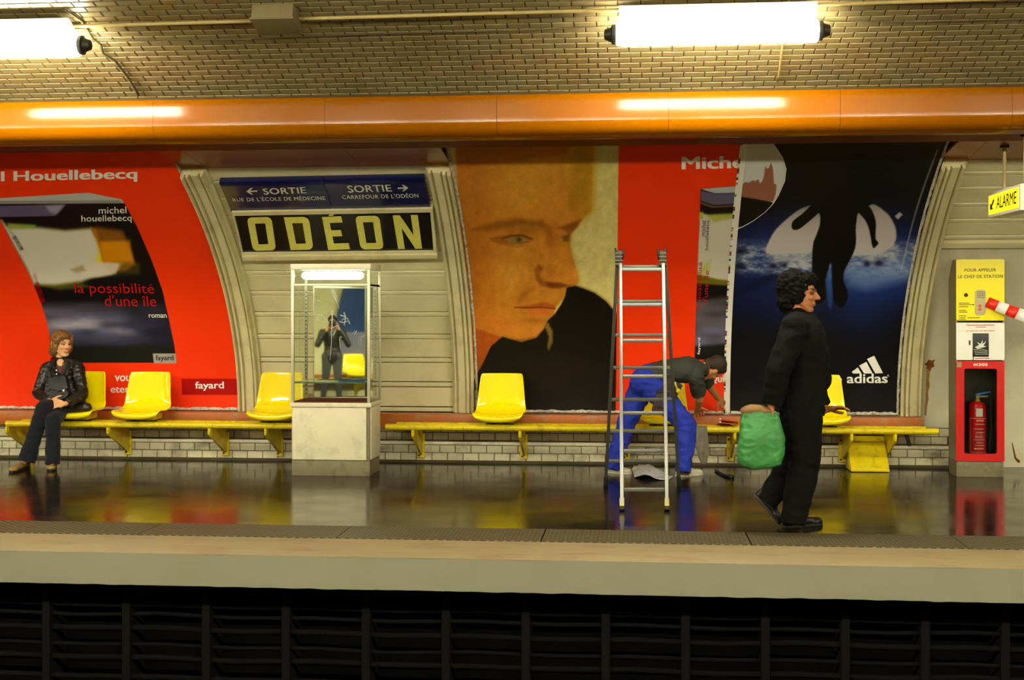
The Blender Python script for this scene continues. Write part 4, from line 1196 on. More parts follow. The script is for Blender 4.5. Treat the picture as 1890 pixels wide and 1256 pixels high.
for (xx, yy) in ((X0 + pw_ / 2, YF + pw_ / 2), (X1 - pw_ / 2, YF + pw_ / 2), (X0 + pw_ / 2, YB - pw_ / 2), (X1 - pw_ / 2, YB - pw_ / 2)):
    MB().box((xx - pw_ / 2, yy - pw_ / 2, z_led), (xx + pw_ / 2, yy + pw_ / 2, z_g1)).build('corner_post', M['case_alu'], case, bevel=0.003)
MB().box((X0 + pw_, YF + 0.008, z_shelfbar - 0.012), (X1 - pw_, YF + 0.02, z_shelfbar + 0.008)).build('light_baffle', M['case_alu'], case, bevel=0.002)
MB().box((X1 - 0.02, YF + pw_, z_shelfbar - 0.012), (X1 - 0.008, YB - pw_, z_shelfbar + 0.008)).build('light_baffle', M['case_alu'], case, bevel=0.002)
MB().box((X0 + pw_, YF + 0.010, z_led + 0.002), (X1 - pw_, YF + 0.016, z_g1 - 0.002)).build('glass_pane', M['glass'], case)
MB().box((X1 - 0.014, YF + pw_, z_led + 0.002), (X1 - 0.008, YB - pw_, z_g1 - 0.002)).build('glass_pane', M['glass'], case)
MB().box((X0 + 0.008, YF + pw_, z_led + 0.002), (X0 + 0.014, YB - pw_, z_g1 - 0.002)).build('glass_pane', M['glass'], case)
MB().box((X0 + 0.02, YF + 0.02, z_led - 0.001), (X1 - 0.02, YB - 0.02, z_led + 0.012)).build('lining', M['carpet_red'], case)
zsh = zof(705, YF + 0.2)
MB().box((X0 + 0.02, YF + 0.03, zsh - 0.006), (X1 - 0.02, YB - 0.17, zsh + 0.006)).build('glass_shelf', M['shelf_glass'], case)
yst = YB - 0.13
for q in (565, 693):
    xx = P(q, 620, yst).x
    xx = min(xx, X1 - 0.03)
    sd = MB().box((xx - 0.012, yst - 0.006, z_led + 0.015), (xx + 0.012, yst + 0.006, z_shelfbar)).build('shelf_standard', M['case_alu'], case)
    for k in range(26):
        zz = z_led + 0.05 + k * (z_shelfbar - z_led - 0.08) / 26
        MB().box((xx - 0.004, yst - 0.0075, zz), (xx + 0.004, yst - 0.0055, zz + 0.014)).build('slot', M['black'], sd)
# mirror turned towards the photographer
mc = P(634, 640, YB - 0.1)
q = P(615, 597, 1.0); ray = (q - Vector((0, 0, CAMH))).normalized()
nrm = -ray; tx = Vector((0, 0, 1)).cross(nrm).normalized() * -1; ty = nrm.cross(tx) * -1
if ty.z < 0: ty = -ty
if tx.x < 0: tx = -tx
hw = 0.262
zc = (z_led + 0.02 + z_shelfbar) / 2; hh = (z_shelfbar - z_led - 0.03) / 2
mc.z = zc
mm4 = Matrix((tx, ty, nrm)).transposed().to_4x4(); mm4.translation = mc
MB().box((-hw, -hh, -0.006), (hw, hh, 0.0), mm4).build('mirror', M['mirror'], case)
MB().box((-hw - 0.01, -hh, -0.012), (hw + 0.01, hh, -0.007), mm4).build('mirror_backing', M['case_cream'], case)
# tube light of the case
tl = P(614, 509, YF + 0.2)
M['case_glow'] = mat('case_tube', (255, 255, 245), 0.4, emit=(0.95, 1.0, 0.85), estr=16.0)
MB().lathe([(0.016, 0), (0.032, 0.02), (0.036, 0.06), (0.036, 0.5), (0.032, 0.54), (0.016, 0.56)], (tl.x - 0.28, YF + 0.2, tl.z), 16, (1, 0, 0)).build('tube_light', M['case_glow'], case, smooth=60)
# scratched tags on the glass
def scratch(pts, r=0.0022, Y=None):
    MB().tube([P(530 + a / 4.483, 480 + b / 4.483, (Y or YF + 0.0085)) for a, b in pts], r, 4).build('scratch_mark', M['scratch'], case, smooth=180)
for pts in ([(170, 425), (200, 422), (190, 470), (230, 440), (250, 490), (270, 430), (300, 470), (330, 505), (345, 520)],
            [(235, 495), (275, 505), (290, 450), (250, 455)], [(300, 470), (372, 420), (370, 500), (365, 700), (355, 830)], [(375, 420), (372, 560)],
            [(440, 455), (480, 470), (450, 500), (500, 480), (520, 530)], [(360, 570), (415, 545), (395, 600), (380, 625)], [(470, 430), (485, 470), (475, 545)],
            [(440, 735), (436, 660), (440, 640), (455, 640)], [(605, 720), (612, 640), (640, 628)], [(555, 620), (575, 585)], [(430, 510), (470, 520), (500, 505)],
            [(365, 240), (400, 320), (430, 400)], [(380, 236), (430, 350)], [(240, 330), (290, 360)], [(180, 330), (215, 260), (220, 320)]):
    scratch(pts)
for zz in (485, 530, 575, 620, 665, 740):
    scratch([(672, zz), (676, zz + 34), (700, zz + 30), (698, zz), (676, zz + 12)], 0.0018)

# ================================================================== LADDER
fl_, fr_ = F(1148, 943), F(1231, 943)
bl_, br_ = F(1118, 897), F(1253, 897)
yt = 0.5 * (fl_.y + bl_.y) + 0.03
tl_, tr_ = P(1145, 492, yt - 0.03), P(1224, 492, yt - 0.03)
ul_, ur_ = P(1139, 485, yt + 0.03), P(1228, 485, yt + 0.03)
lad = empty('step_ladder', ((fl_ + br_) / 2), label='aluminium double ladder standing open in front of the billboard', cat='ladder')
lad.location.z = 0
front_n = Vector((0, -1, 0.3))
fo = Vector((0, 0, 0.03))
for a, b in ((fl_, tl_), (fr_, tr_)):
    st_ = MB().bar(a + fo, b + (b - a).normalized() * 0.02, 0.026, 0.055, up=Vector((0, 1, 0))).build('front_rail', M['alu'], lad, bevel=0.004)
    MB().bar(a + fo * 0.8, a + (b - a).normalized() * 0.085, 0.034, 0.062, up=Vector((0, 1, 0))).build('foot_sleeve', M['yellow_steel'], st_, bevel=0.004)
    MB().bar(a, a + (b - a).normalized() * 0.04, 0.038, 0.066, up=Vector((0, 1, 0))).build('rubber_foot', M['rubber'], st_, bevel=0.004)
for a, b in ((bl_, ul_), (br_, ur_)):
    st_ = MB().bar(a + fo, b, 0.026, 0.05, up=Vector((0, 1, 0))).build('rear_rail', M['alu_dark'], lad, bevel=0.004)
    MB().bar(a, a + (b - a).normalized() * 0.08, 0.036, 0.06, up=Vector((0, 1, 0))).build('rubber_foot', M['rubber'], st_, bevel=0.004)
def rung(a, b, a1, b1, py, name, m):
    # find the point of each rail at image row py
    def at(p, q):
        lo, hi = 0.0, 1.02
        for _ in range(40):
            t = (lo + hi) / 2; r = p + (q - p) * t
            if proj(r.x, r.y, r.z)[1] > py: lo = t
            else: hi = t
        return p + (q - p) * lo
    p, q = at(a, a1), at(b, b1)
    d = (q - p).normalized(); p += d * 0.012; q -= d * 0.012
    MB().bar(p, q, 0.036, 0.028, up=Vector((0, 0, 1))).build(name, m, lad, bevel=0.004)
for py in (498, 563, 629, 695, 763, 833, 904): rung(fl_, fr_, tl_, tr_, py, 'front_rung', M['alu'])
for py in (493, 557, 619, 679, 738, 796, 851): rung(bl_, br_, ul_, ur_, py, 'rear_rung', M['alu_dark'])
for k, (p, s) in enumerate(((P(1142, 475, yt), -1), (P(1223, 475, yt), 1))):
    hg = MB().box((p.x - 0.028, yt - 0.05, p.z - 0.075), (p.x + 0.028, yt + 0.05, p.z + 0.05)).build('top_hinge', M['dark_metal'], lad, bevel=0.012)
    for j in range(4):
        MB().box((p.x - 0.031, yt - 0.053, p.z - 0.06 + j * 0.028), (p.x + 0.031, yt + 0.0, p.z - 0.052 + j * 0.028)).build('hinge_rib', M['alu_dark'], hg, bevel=0.002)
    MB().tube([(p.x - s * 0.028, yt - 0.03, p.z - 0.02), (p.x - s * 0.04, yt - 0.045, p.z + 0.02), (p.x - s * 0.034, yt - 0.05, p.z + 0.065)], 0.007, 8).build('catch', M['dark_metal'], hg, smooth=180)
    MB().tube([(p.x + s * 0.022, yt - 0.03, p.z + 0.03), (p.x + s * 0.026, yt - 0.04, p.z + 0.07)], 0.008, 8).build('catch', M['dark_metal'], hg, smooth=180)

# ================================================================== EMERGENCY POST
g0, g1 = F(1767, 881), F(1855, 881)
EY = g0.y
EX0, EX1 = P(1765, 800, EY).x, P(1854, 800, EY).x
EB = EY + 0.28
ez = lambda py: P(1810, py, EY).z
em = empty('emergency_post', ((EX0 + EX1) / 2, EY + 0.14, 0), label='steel emergency post with yellow call panel and red extinguisher cabinet', cat='emergency post')
MB().box((EX0 + 0.004, EY + 0.01, 0), (EX1 - 0.004, EB, ez(853))).build('plinth', M['plinth_grey'], em, bevel=0.004)
zr0, zr1, zw0, zw1, zy0, zy1 = ez(852), ez(667), ez(665), ez(596), ez(592), ez(479)
# hollow steel body: sides, back, top
body = MB()
body.box((EX0, EY + 0.012, zr0), (EX0 + 0.012, EB, zy1)); body.box((EX1 - 0.012, EY + 0.012, zr0), (EX1, EB, zy1))
body.box((EX0 + 0.012, EB - 0.012, zr0), (EX1 - 0.012, EB, zy1)); body.box((EX0 + 0.012, EY + 0.012, zy1 - 0.012), (EX1 - 0.012, EB - 0.012, zy1)); body.box((EX0 + 0.012, EY + 0.012, zr0), (EX1 - 0.012, EB - 0.012, zr0 + 0.012))
body.box((EX0 + 0.012, EY + 0.012, zr1 - 0.01), (EX1 - 0.012, EB - 0.012, zr1))
body.build('steel_body', M['steel'], em)
MB().box((EX0 + 0.013, EB - 0.016, zr0 + 0.012), (EX1 - 0.013, EB - 0.0125, zr1 - 0.01)).build('dark_lining', M['black'], em)
def rounded(x0, z0, x1, z1, r, n=5):
    pts = []
    for cx, cz, a0 in ((x1 - r, z0 + r, -90), (x1 - r, z1 - r, 0), (x0 + r, z1 - r, 90), (x0 + r, z0 + r, 180)):
        for k in range(n + 1):
            a = math.radians(a0 + 90 * k / n); pts.append((cx + r * math.cos(a), cz + r * math.sin(a)))
    return pts
def plate(loops, y0, y1, name, m, parent, bevel=0.0):
    vs, fs = poly2d(loops)
    mb = MB(); n = len(vs)
    mb.v = [(a, y0, b) for a, b in vs] + [(a, y1, b) for a, b in vs]
    mb.f = [tuple(f) for f in fs] + [tuple(i + n for i in f)[::-1] for f in fs]
    from collections import Counter
    ec = Counter()
    for f in fs:
        for i in range(3): ec[tuple(sorted((f[i], f[(i + 1) % 3])))] += 1
    mb.f += [(a, b, b + n, a + n) for (a, b), c in ec.items() if c == 1]
    return mb.build(name, m, parent, smooth=30)
W = EX1 - EX0
yp = plate([rounded(EX0, zy0, EX1, zy1, 0.018)], EY, EY + 0.012, 'call_panel', M['call_yellow'], em)
wp = plate([rounded(EX0, zw0, EX1, zw1, 0.014)], EY, EY + 0.012, 'instruction_panel', M['panel_white'], em)
X = lambda f: EX0 + W * f
rp = plate([[(EX0, zr0), (EX1, zr0), (EX1, zr1), (EX0, zr1)], rounded(X(0.165), zr0 + (zr1 - zr0) * 0.075, X(0.845), zr0 + (zr1 - zr0) * 0.925, 0.02)], EY, EY + 0.014, 'red_door', M['red_enamel'], em)
MB().box((X(0.15), EY + 0.016, zr0 + 0.05), (X(0.86), EY + 0.02, zr1 - 0.05)).build('door_glass', M['glass'], rp)
MB().box((X(0.01), EY - 0.004, zr1 - 0.055), (X(0.11), EY + 0.001, zr1 - 0.01)).build('lock_plate', M['steel'], rp)
ep = on_plane(EY - 0.0015)
Z5 = lambda pts: [(1680 + a / 3.395, 250 + b / 3.395) for a, b in pts]
Zb = lambda pts: [(1680 + a / 3.695, 560 + b / 3.695) for a, b in pts]
put(text2d('POUR APPELER', 0.012, 0, 1.08), Z5([(340, 836), (538, 834), (538, 853), (340, 855)]), ep, 'lettering', M['black_ink'], yp)
put(text2d('LE CHEF DE STATION', 0.012, 0, 1.08), Z5([(300, 877), (580, 873), (580, 893), (300, 897)]), ep, 'lettering', M['black_ink'], yp)
plate([rounded(X(0.39), P(1810, 582, EY).z, X(0.61), P(1810, 535, EY).z, 0.026)], EY - 0.006, EY, 'speaker_plate', M['steel'], yp)
for i in range(5):
    for j in range(4):
        p = P(1810 - 6 + i * 3, 539 + j * 3.4, EY); MB().cyl((p.x, EY - 0.0085, p.z), (p.x, EY - 0.006, p.z), 0.0045, n=8).build('speaker_hole', M['black'], yp)
for py in (565, 571.5):
    p = P(1808, py, EY); MB().cyl((p.x, EY - 0.014, p.z), (p.x, EY - 0.006, p.z), 0.011, n=12).build('call_button', M['tape_red'], yp)
p = P(1783, 545, EY); MB().lathe([(0.017, 0), (0.017, 0.003), (0.01, 0.012)], (p.x, EY, p.z), 12, (0, -1, 0)).build('lock', M['black'], yp)
for k, (a, b, c) in enumerate(((305, 370, 1050), (305, 380, 1060), (305, 365, 1072), (305, 350, 1096), (305, 358, 1106), (305, 350, 1130), (305, 345, 1142), (305, 350, 1152), (360, 436, 1142))):
    q4 = Z5([(a, c), (b, c), (b, c + 4), (a, c + 4)])
    put(poly2d([[(0, 0), (1, 0), (1, 1), (0, 1)]]), q4, ep, 'print_line', M['black_ink'], yp)
put(poly2d([[(0, 0.35), (0.6, 0.35), (0.6, 0), (1, 0.5), (0.6, 1), (0.6, 0.65), (0, 0.65)]]), Z5([(378, 1056), (402, 1056), (402, 1068), (378, 1068)]), ep, 'arrow', M['black_ink'], yp)
put(poly2d([[(0, 0), (1, 0), (1, 1), (0, 1)]]), Zb([(384, 147), (576, 146), (576, 151), (384, 152)]), ep, 'print_line', M['red_ink'], wp)
put(poly2d([[(0, 0), (1, 0), (1, 1), (0, 1)]]), Zb([(446, 161), (516, 161), (516, 165), (446, 165)]), ep, 'print_line', M['red_ink'], wp)
put(text2d('ET DANS CE CAS SEULEMENT', 0.012), Zb([(384, 185), (578, 184), (578, 192), (384, 193)]), ep, 'lettering', M['red_ink'], wp)
put(poly2d([[(0, 0), (1, 0), (1, 1), (0, 1)]]), Zb([(440, 375), (540, 374), (540, 379), (440, 380)]), ep, 'print_line', M['red_ink'], wp)
a, b = P(1680 + 425 / 3.695, 560 + 205 / 3.695, EY), P(1680 + 535 / 3.695, 560 + 366 / 3.695, EY)
hn = MB().box((a.x, EY - 0.006, b.z), (b.x, EY + 0.0, a.z)).build('break_glass', M['black'], wp, bevel=0.006)
bird = [(440, 300), (470, 285), (455, 265), (480, 278), (495, 250), (492, 280), (518, 258), (500, 290), (520, 296), (488, 304), (460, 312)]
put(poly2d([[(u, -v) for u, v in bird]]), Zb([(440, 250), (520, 250), (520, 312), (440, 312)]), on_plane(EY - 0.0075), 'cracked_glass', M['scratch'], hn)
for k in range(4):
    MB().tube([P(1680 + (432 + 4 * k) / 3.695, 560 + (318 + 11 * k) / 3.695, EY - 0.0075), P(1680 + (480) / 3.695, 560 + (312 + 12 * k) / 3.695, EY - 0.0075), P(1680 + 528 / 3.695, 560 + (324 + 9 * k) / 3.695, EY - 0.0075)], 0.002, 4).build('crack_line', M['scratch'], hn)
p = P(1680 + 404 / 3.695, 560 + 268 / 3.695, EY); MB().box((p.x - 0.006, EY - 0.004, p.z - 0.022), (p.x + 0.008, EY, p.z + 0.018)).build('hammer_clip', M['black'], wp)
MB().box((P(1796, 620, EY).x - 0.002, EY - 0.003, zw0), (P(1796, 620, EY).x + 0.004, EY - 0.0002, a.z)).build('blue_tape', M['navy'], wp)
put(text2d('INCENDIE', 0.02, 0, 1.05), Zb([(432, 411), (528, 410), (528, 428), (432, 429)]), ep, 'lettering', M['white_ink'], rp)
# fire extinguisher inside
fe = P(1804.5, 836, EY + 0.12)
fx, fy = fe.x, EY + 0.13
fz0 = zr0 + 0.013
fzt = P(1805, 741, fy).z
ext = empty('fire_extinguisher', (fx, fy, fz0), label='red fire extinguisher with blue lever standing inside the glazed red cabinet', cat='extinguisher')
R_ = 0.075
MB().lathe([(R_ * 0.9, 0), (R_, 0.012), (R_, fzt - fz0 - 0.06), (R_ * 0.93, fzt - fz0 - 0.03), (R_ * 0.7, fzt - fz0 - 0.008), (R_ * 0.35, fzt - fz0)], (fx, fy, fz0), 28).build('cylinder', M['red_paint'], ext, smooth=60)
MB().lathe([(0.026, 0), (0.026, 0.02), (0.018, 0.024), (0.018, 0.05), (0.024, 0.054), (0.024, 0.07)], (fx, fy, fzt - 0.004), 16).build('valve', M['brass'], ext, smooth=40)
MB().bar((fx - 0.02, fy - 0.03, fzt + 0.06), (fx + 0.10, fy - 0.03, fzt + 0.085), 0.018, 0.014).build('lever', M['blue_lever'], ext, bevel=0.003)
MB().bar((fx - 0.02, fy - 0.02, fzt + 0.04), (fx + 0.085, fy - 0.02, fzt + 0.045), 0.018, 0.012).build('carry_handle', M['steel'], ext, bevel=0.003)
hose = [(fx - 0.02, fy, fzt + 0.05), (fx - 0.0, fy, fzt + 0.11), (fx + 0.05, fy, fzt + 0.135), (fx + 0.1, fy, fzt + 0.11), (fx + 0.118, fy, fzt + 0.03), (fx + 0.118, fy, fz0 + 0.28), (fx + 0.105, fy, fz0 + 0.15), (fx + 0.095, fy, fz0 + 0.05)]
MB().tube(hose, [0.009] * 6 + [0.012, 0.016], 10).build('hose', M['rubber'], ext, smooth=180)
# paper labels bent round the cylinder
def wrap(ang0, ang1, za, zb, name, m, r=None):
    r = r or R_ + 0.001; n = 8
    rows = [[Vector((fx + r * math.sin(math.radians(ang0 + (ang1 - ang0) * i / n)), fy - r * math.cos(math.radians(ang0 + (ang1 - ang0) * i / n)), z)) for i in range(n + 1)] for z in (za, zb)]
    return MB().grid(rows).build(name, m, ext, smooth=180)
hE = fzt - fz0
wrap(-22, 22, fz0 + hE * 0.74, fz0 + hE * 0.88, 'white_label', M['panel_white'])
for (t0, t1, a0, a1) in ((0.11, 0.118, -66, 60), (0.70, 0.708, -66, 60)): wrap(a0, a1, fz0 + hE * t0, fz0 + hE * t1, 'label_border', M['sigwhite'])
wrap(-68, -65, fz0 + hE * 0.11, fz0 + hE * 0.708, 'label_border', M['sigwhite'])
for k, t in enumerate((0.66, 0.6, 0.52, 0.46, 0.38, 0.33, 0.28, 0.23, 0.17)):
    wrap(-20 - (k % 3) * 8, 28 + (k % 2) * 10, fz0 + hE * t, fz0 + hE * (t + (0.02 if k in (0, 8) else 0.009)), 'label_line', M['sigwhite'])
# barrier tape tied to the call panel
A0, A1 = P(1820, 549, EY - 0.012), P(1818, 566, EY - 0.012)
tape = empty('barrier_tape', A0, label='red and white striped barrier tape tied to the yellow call panel', cat='tape')
n = 9; Bx = P(1990, 596, EY - 0.25)
for k in range(n):
    rows = []
    for t in (k / n, (k + 0.5) / n, (k + 1) / n):
        c0 = A0.lerp(P(1990, 594, EY - 0.25), t); c1 = A1.lerp(P(1984, 618, EY - 0.25), t)
        sg = Vector((0, 0, -0.03 * math.sin(math.pi * t))); rows.append([c0 + sg, c1 + sg])
    if k % 1 == 0:
        sl = 0.05
        o = MB().grid(rows)
        o.v = [tuple(Vector(v) + (Vector((sl * 0.6, 0, 0)) if i % 2 == 0 else Vector((0, 0, 0)))) for i, v in enumerate(o.v)]
        o2 = o.build('stripe', M['tape_red'] if k % 2 == 0 else M['tape_white'], tape, smooth=180)
        sm = o2.modifiers.new('s', 'SOLIDIFY'); sm.thickness = 0.0008; bake(o2)

# ================================================================== ALARM SIGN
Yn, Yf_ = 9.80, 10.62
pN = P(1882, 340, Yn); pF = P(1822.5, 357, Yf_)
al = empty('alarm_sign', ((pN + pF) / 2), label='small lit yellow sign box with an arrow hanging on two rods under the orange soffit', cat='sign')
zt_, zb_ = (pN.z + pF.z) / 2, (P(1883, 388.5, Yn).z + P(1821, 402.5, Yf_).z) / 2
d = Vector((pN.x - pF.x, pN.y - pF.y, 0)); Ln = d.length; d.normalize(); nn = Vector((d.y, -d.x, 0))
if nn.x > 0: nn = -nn
base = Vector((pF.x, pF.y, 0)); MM = Matrix((d, -nn, Vector((0, 0, 1)))).transposed().to_4x4(); MM.translation = base
MB().box((0, 0.004, zb_), (Ln, 0.13, zt_), MM).build('box', M['lamp_white'], al, bevel=0.006)
MB().box((0.035, -0.001, zb_ + 0.022), (Ln - 0.035, 0.006, zt_ - 0.022), MM).build('lit_panel', M['alarm'], al)
def on_al(q):
    return np.array([(MM @ Vector((a, -0.003, b)))[:] for a, b in q])
hz = zt_ - zb_
put(text2d('ALARME', 0.012, 0.12), [(Ln * 0.30, zb_ + hz * 0.76), (Ln * 0.92, zb_ + hz * 0.76), (Ln * 0.92, zb_ + hz * 0.28), (Ln * 0.30, zb_ + hz * 0.28)], on_al, 'lettering', M['black_ink'], al)
put(poly2d([[(0, 0), (0.7, 0), (0.45, 0.25), (1, 0.8), (0.8, 1), (0.25, 0.45), (0, 0.7)]]), [(Ln * 0.10, zb_ + hz * 0.72), (Ln * 0.24, zb_ + hz * 0.72), (Ln * 0.24, zb_ + hz * 0.30), (Ln * 0.10, zb_ + hz * 0.30)], on_al, 'arrow', M['black_ink'], al)
for t in (0.3 * Ln, 0.92 * Ln):
    p = MM @ Vector((t, 0.06, zt_)); zt2 = 2.752 if p.y < 10.2 else 2.757 - (p.y - 10.2) * 0.126
    rd = MB().cyl(p, (p.x, p.y, zt2), 0.014, n=12).build('rod', M['conduit'], al, smooth=40)
    MB().cyl((p.x, p.y, zt2 - 0.02), (p.x, p.y, zt2), 0.035, n=14).build('rose', M['black'], rd)

# ================================================================== CEILING CABLES AND BOX
def on_ceiling(pts, off): 
    X, s = unv(np.array([p[0] for p in pts], float), np.array([p[1] for p in pts], float), off)
    return [V(a, b, off) for a, b in zip(X, s)]
def dense(pts, n=6):
    out = []
    for (a, b), (c, d) in zip(pts[:-1], pts[1:]):
        for k in range(n): out.append((a + (c - a) * k / n, b + (d - b) * k / n))
    return out + [pts[-1]]
tag(MB().tube(on_ceiling(dense([(-60, 56), (150, 48), (470, 39)], 4), 0.035), 0.013, 8).build('conduit', M['conduit'], smooth=180), 'painted conduit from the junction box towards the lamp above the woman', 'conduit')
tag(MB().tube(on_ceiling(dense([(548, 35), (900, 25), (1200, 17), (1560, 7), (1950, -6)], 6), 0.035), 0.013, 8).build('conduit', M['conduit'], smooth=180), 'long painted conduit from the junction box above the billboard lamp', 'conduit')
tag(MB().tube(on_ceiling(dense([(180, 74), (420, 73), (700, 62), (960, 56), (1140, 48)], 6), 0.018), 0.0035, 6).build('thin_cable', M['cable'], smooth=180), 'thin sagging cable pinned to the tiles between both lamps', 'cable')
tag(MB().tube(on_ceiling(dense([(1500, 34), (1540, 40), (1700, 40), (1930, 34)], 6), 0.018), 0.0035, 6).build('thin_cable', M['cable'], smooth=180), 'thin cable pinned to the tiles beyond the billboard lamp', 'cable')
tag(MB().tube(on_ceiling(dense([(120, 18), (150, 38), (172, 72), (186, 82), (190, 98), (212, 112), (228, 132), (240, 148), (256, 176)], 4), 0.02), 0.009, 8).build('drop_cable', M['cable'], smooth=180), 'black cable dropping from the vault past the lamp to the cornice', 'cable')
tag(MB().tube(on_ceiling(dense([(1455, -10), (1456, 30)], 4) + dense([(1445, 78), (1441, 110), (1436, 150)], 4), 0.02), 0.008, 8).build('drop_conduit', M['conduit'], smooth=180), 'thin conduit running from the billboard lamp down to the cornice', 'conduit')
q = [(470, 35), (545, 32), (547, 52), (472, 55)]
X, s = unv(np.array([a for a, b in q], float), np.array([b for a, b in q], float), 0.1)
jb = empty('junction_box', V(X.mean(), s.mean(), 0.0), label='dull square junction box joining the conduits on the tiled vault', cat='junction box')
xm0, xm1 = (X[0] + X[3]) / 2, (X[1] + X[2]) / 2
slab_vault(xm0, xm1, s[2] - 0.06, s[0] + 0.02, 0.0, 0.10, 1, 1).build('box', M['grey_box'], jb, bevel=0.008)
slab_vault(xm0 - 0.008, xm1 + 0.008, s[2] - 0.068, s[0] + 0.028, 0.10, 0.115, 1, 1).build('lid', M['grey_box'], jb, bevel=0.005)
pm = V((xm0 + xm1) / 2 + 0.03, s.mean() - 0.1, 0.02)
MB().ball(pm, 0.02).build('cable_gland', M['black'], jb, smooth=180)

# ================================================================== SMALL THINGS ROUND THE WORKER
# crumpled plastic sheet on the floor
def cloth(name, m, pts_px, label, cat, hfun, n=26):
    c = np.array([F(a, b)[:2] for a, b in pts_px])
    ctr = c.mean(0); mb = MB(); rows = []
    for i in range(13):
        t = i / 12; r = []
        for k in range(n):
            u = k / n * len(c); i0 = int(u) % len(c); fr2 = u - int(u)
            q = c[i0] * (1 - fr2) + c[(i0 + 1) % len(c)] * fr2
            x_, y_ = ctr + (q - ctr) * t
            r.append(Vector((x_, y_, hfun(x_, y_, t))))
        r.append(r[0].copy()); rows.append(r)
    o = mb.grid(rows).build(name, m, None, origin=(ctr[0], ctr[1], 0), smooth=180)
    so = o.modifiers.new('s', 'SOLIDIFY'); so.thickness = 0.0015; so.offset = 1; bake(o)
    return tag(o, label, cat)
cloth('plastic_sheet', M['sheet'], [(1166, 868), (1180, 858), (1200, 862), (1226, 874), (1243, 884), (1230, 887), (1205, 888), (1172, 884)], 'crumpled white plastic sheet on the floor under the ladder', 'plastic sheet',
      lambda x_, y_, t: 0.003 + 0.05 * max(0, mnoise.noise(Vector((x_ * 5, y_ * 2.5, 1)))) * (0.4 + t) + 0.03 * max(0, mnoise.noise(Vector((x_ * 12, y_ * 7, 3)))))
# rag over the rail
def rag():
    mb = MB(); rows = []
    pth = []
    yr, zr = WY - 0.60, 0.386
    for k in range(9): pth.append((yr + 0.034 * math.cos(math.pi * (0.05 + 0.9 * k / 8)), zr + 0.034 * math.sin(math.pi * (0.05 + 0.9 * k / 8))))
    front = [(yr - 0.036 - 0.002 * k, zr - k * 0.03) for k in range(1, 12)]
    backp = [(yr + 0.036, zr - k * 0.03) for k in range(6, 0, -1)]
    pth = backp + pth + front
    xl_, xr_ = P(1285, 800, yr).x, P(1305, 800, yr).x
    for i, (a, b) in enumerate(pth):
        r = []; t = max(0, (i - len(backp) - 9) / 11)
        for k in range(11):
            u = k / 10
            xm = (xl_ + xr_) / 2 + 0.01 * t; hw_ = (xr_ - xl_) / 2 * (1.0 + 0.25 * math.sin(t * 3) - 0.62 * t * t); xx = xm + hw_ * (2 * u - 1)
            zz = b + t * 0.05 * abs(u - 0.6) * 2
            r.append(Vector((xx, a - 0.012 * math.sin(u * 9 + i * 0.2) * (0.3 + t), zz)))
        rows.append(r)
    o = mb.grid(rows).build('cleaning_rag', M['rag'], None, origin=(xl_, yr, 0.1), smooth=180)
    so = o.modifiers.new('s', 'SOLIDIFY'); so.thickness = 0.006; bake(o)
    return tag(o, 'grey rag hanging over the yellow bench rail beside the worker', 'rag')
rag()
# folded offcuts of poster on the bench
def paper(pts, zt, m, label, name='paper_offcut', th=0.006):
    poly = [P(a, b, WY - 0.58 + c) for a, b, c in pts]
    o = MB().prism(poly, (0, 0, 0), (0, 0.012, th)).build(name, m, None, origin=poly[0], bevel=0.001, seg=1)
    return tag(o, label, 'paper', 'poster offcuts on the bench')
M['offcut_red'] = mat('offcut_red', (222, 40, 16), 0.45, var=0.1, vscale=20)
M['offcut_dark'] = mat('offcut_dark', (70, 16, 18), 0.5, var=0.3, vscale=30)
paper([(1328, 776, 0), (1362, 780, 0), (1362, 783, 0.14), (1330, 780, 0.14)], 0, M['offcut_red'], 'rolled red paper strip on top of the offcuts on the bench')
paper([(1322, 785, 0), (1345, 787, 0), (1364, 792, 0), (1345, 784, 0.12), (1326, 783, 0.1)], 0, M['offcut_dark'], 'dark folded offcut lying under the red paper on the bench')
paper([(1340, 788, -0.03), (1368, 797, -0.03), (1356, 797, 0.05), (1342, 791, 0.06)], 0, M['offcut_red'], 'creased red offcut sticking out over the bench rail')
paper([(1328, 774, 0.02), (1331, 774, 0.02), (1331, 781, 0.03), (1328, 781, 0.03)], 0, M['white_ink'], 'white paper end of the rolled strip on the bench')
# dark strap on the floor
tag(MB().tube([F(1321, 868, 0.012), F(1328, 873, 0.012), F(1340, 879, 0.012), F(1352, 881, 0.012)], [0.012, 0.01, 0.012, 0.02], 8).build('floor_strap', M['black'], smooth=180), 'short black strap lying on the floor past the white sneaker', 'strap')
# rusty bolt hole and streak on the plaster
ru = tag(MB().ball((0, 0, 0), 0.001).build('x', M['rust']), None); bpy.data.objects.remove(ru)
def blot(pts, off, name, parent, m):
    X, s = unv(np.array([a for a, b in pts], float), np.array([b for a, b in pts], float), off)
    vs, fs = poly2d([[(a, b) for a, b in zip(X, s)]])
    Y, Z, _, _ = vault(vs[:, 1], off)
    me = bpy.data.meshes.new(name); me.from_pydata([(a, b, c) for a, b, c in zip(vs[:, 0], Y, Z)], [], fs)
    return finish(me, name, m, parent)
stn_ = tag(MB().ball(V(S_at(1716, 674, -0.07)[0], S_at(1716, 674, -0.07)[1], -0.068), (0.014, 0.012, 0.014)).build('rusty_bolt', M['rust'], smooth=180, origin=V(S_at(1716, 674, -0.07)[0], S_at(1716, 674, -0.07)[1], -0.068)), 'rusty bolt with a brown stain running down the pale plaster', 'bolt')
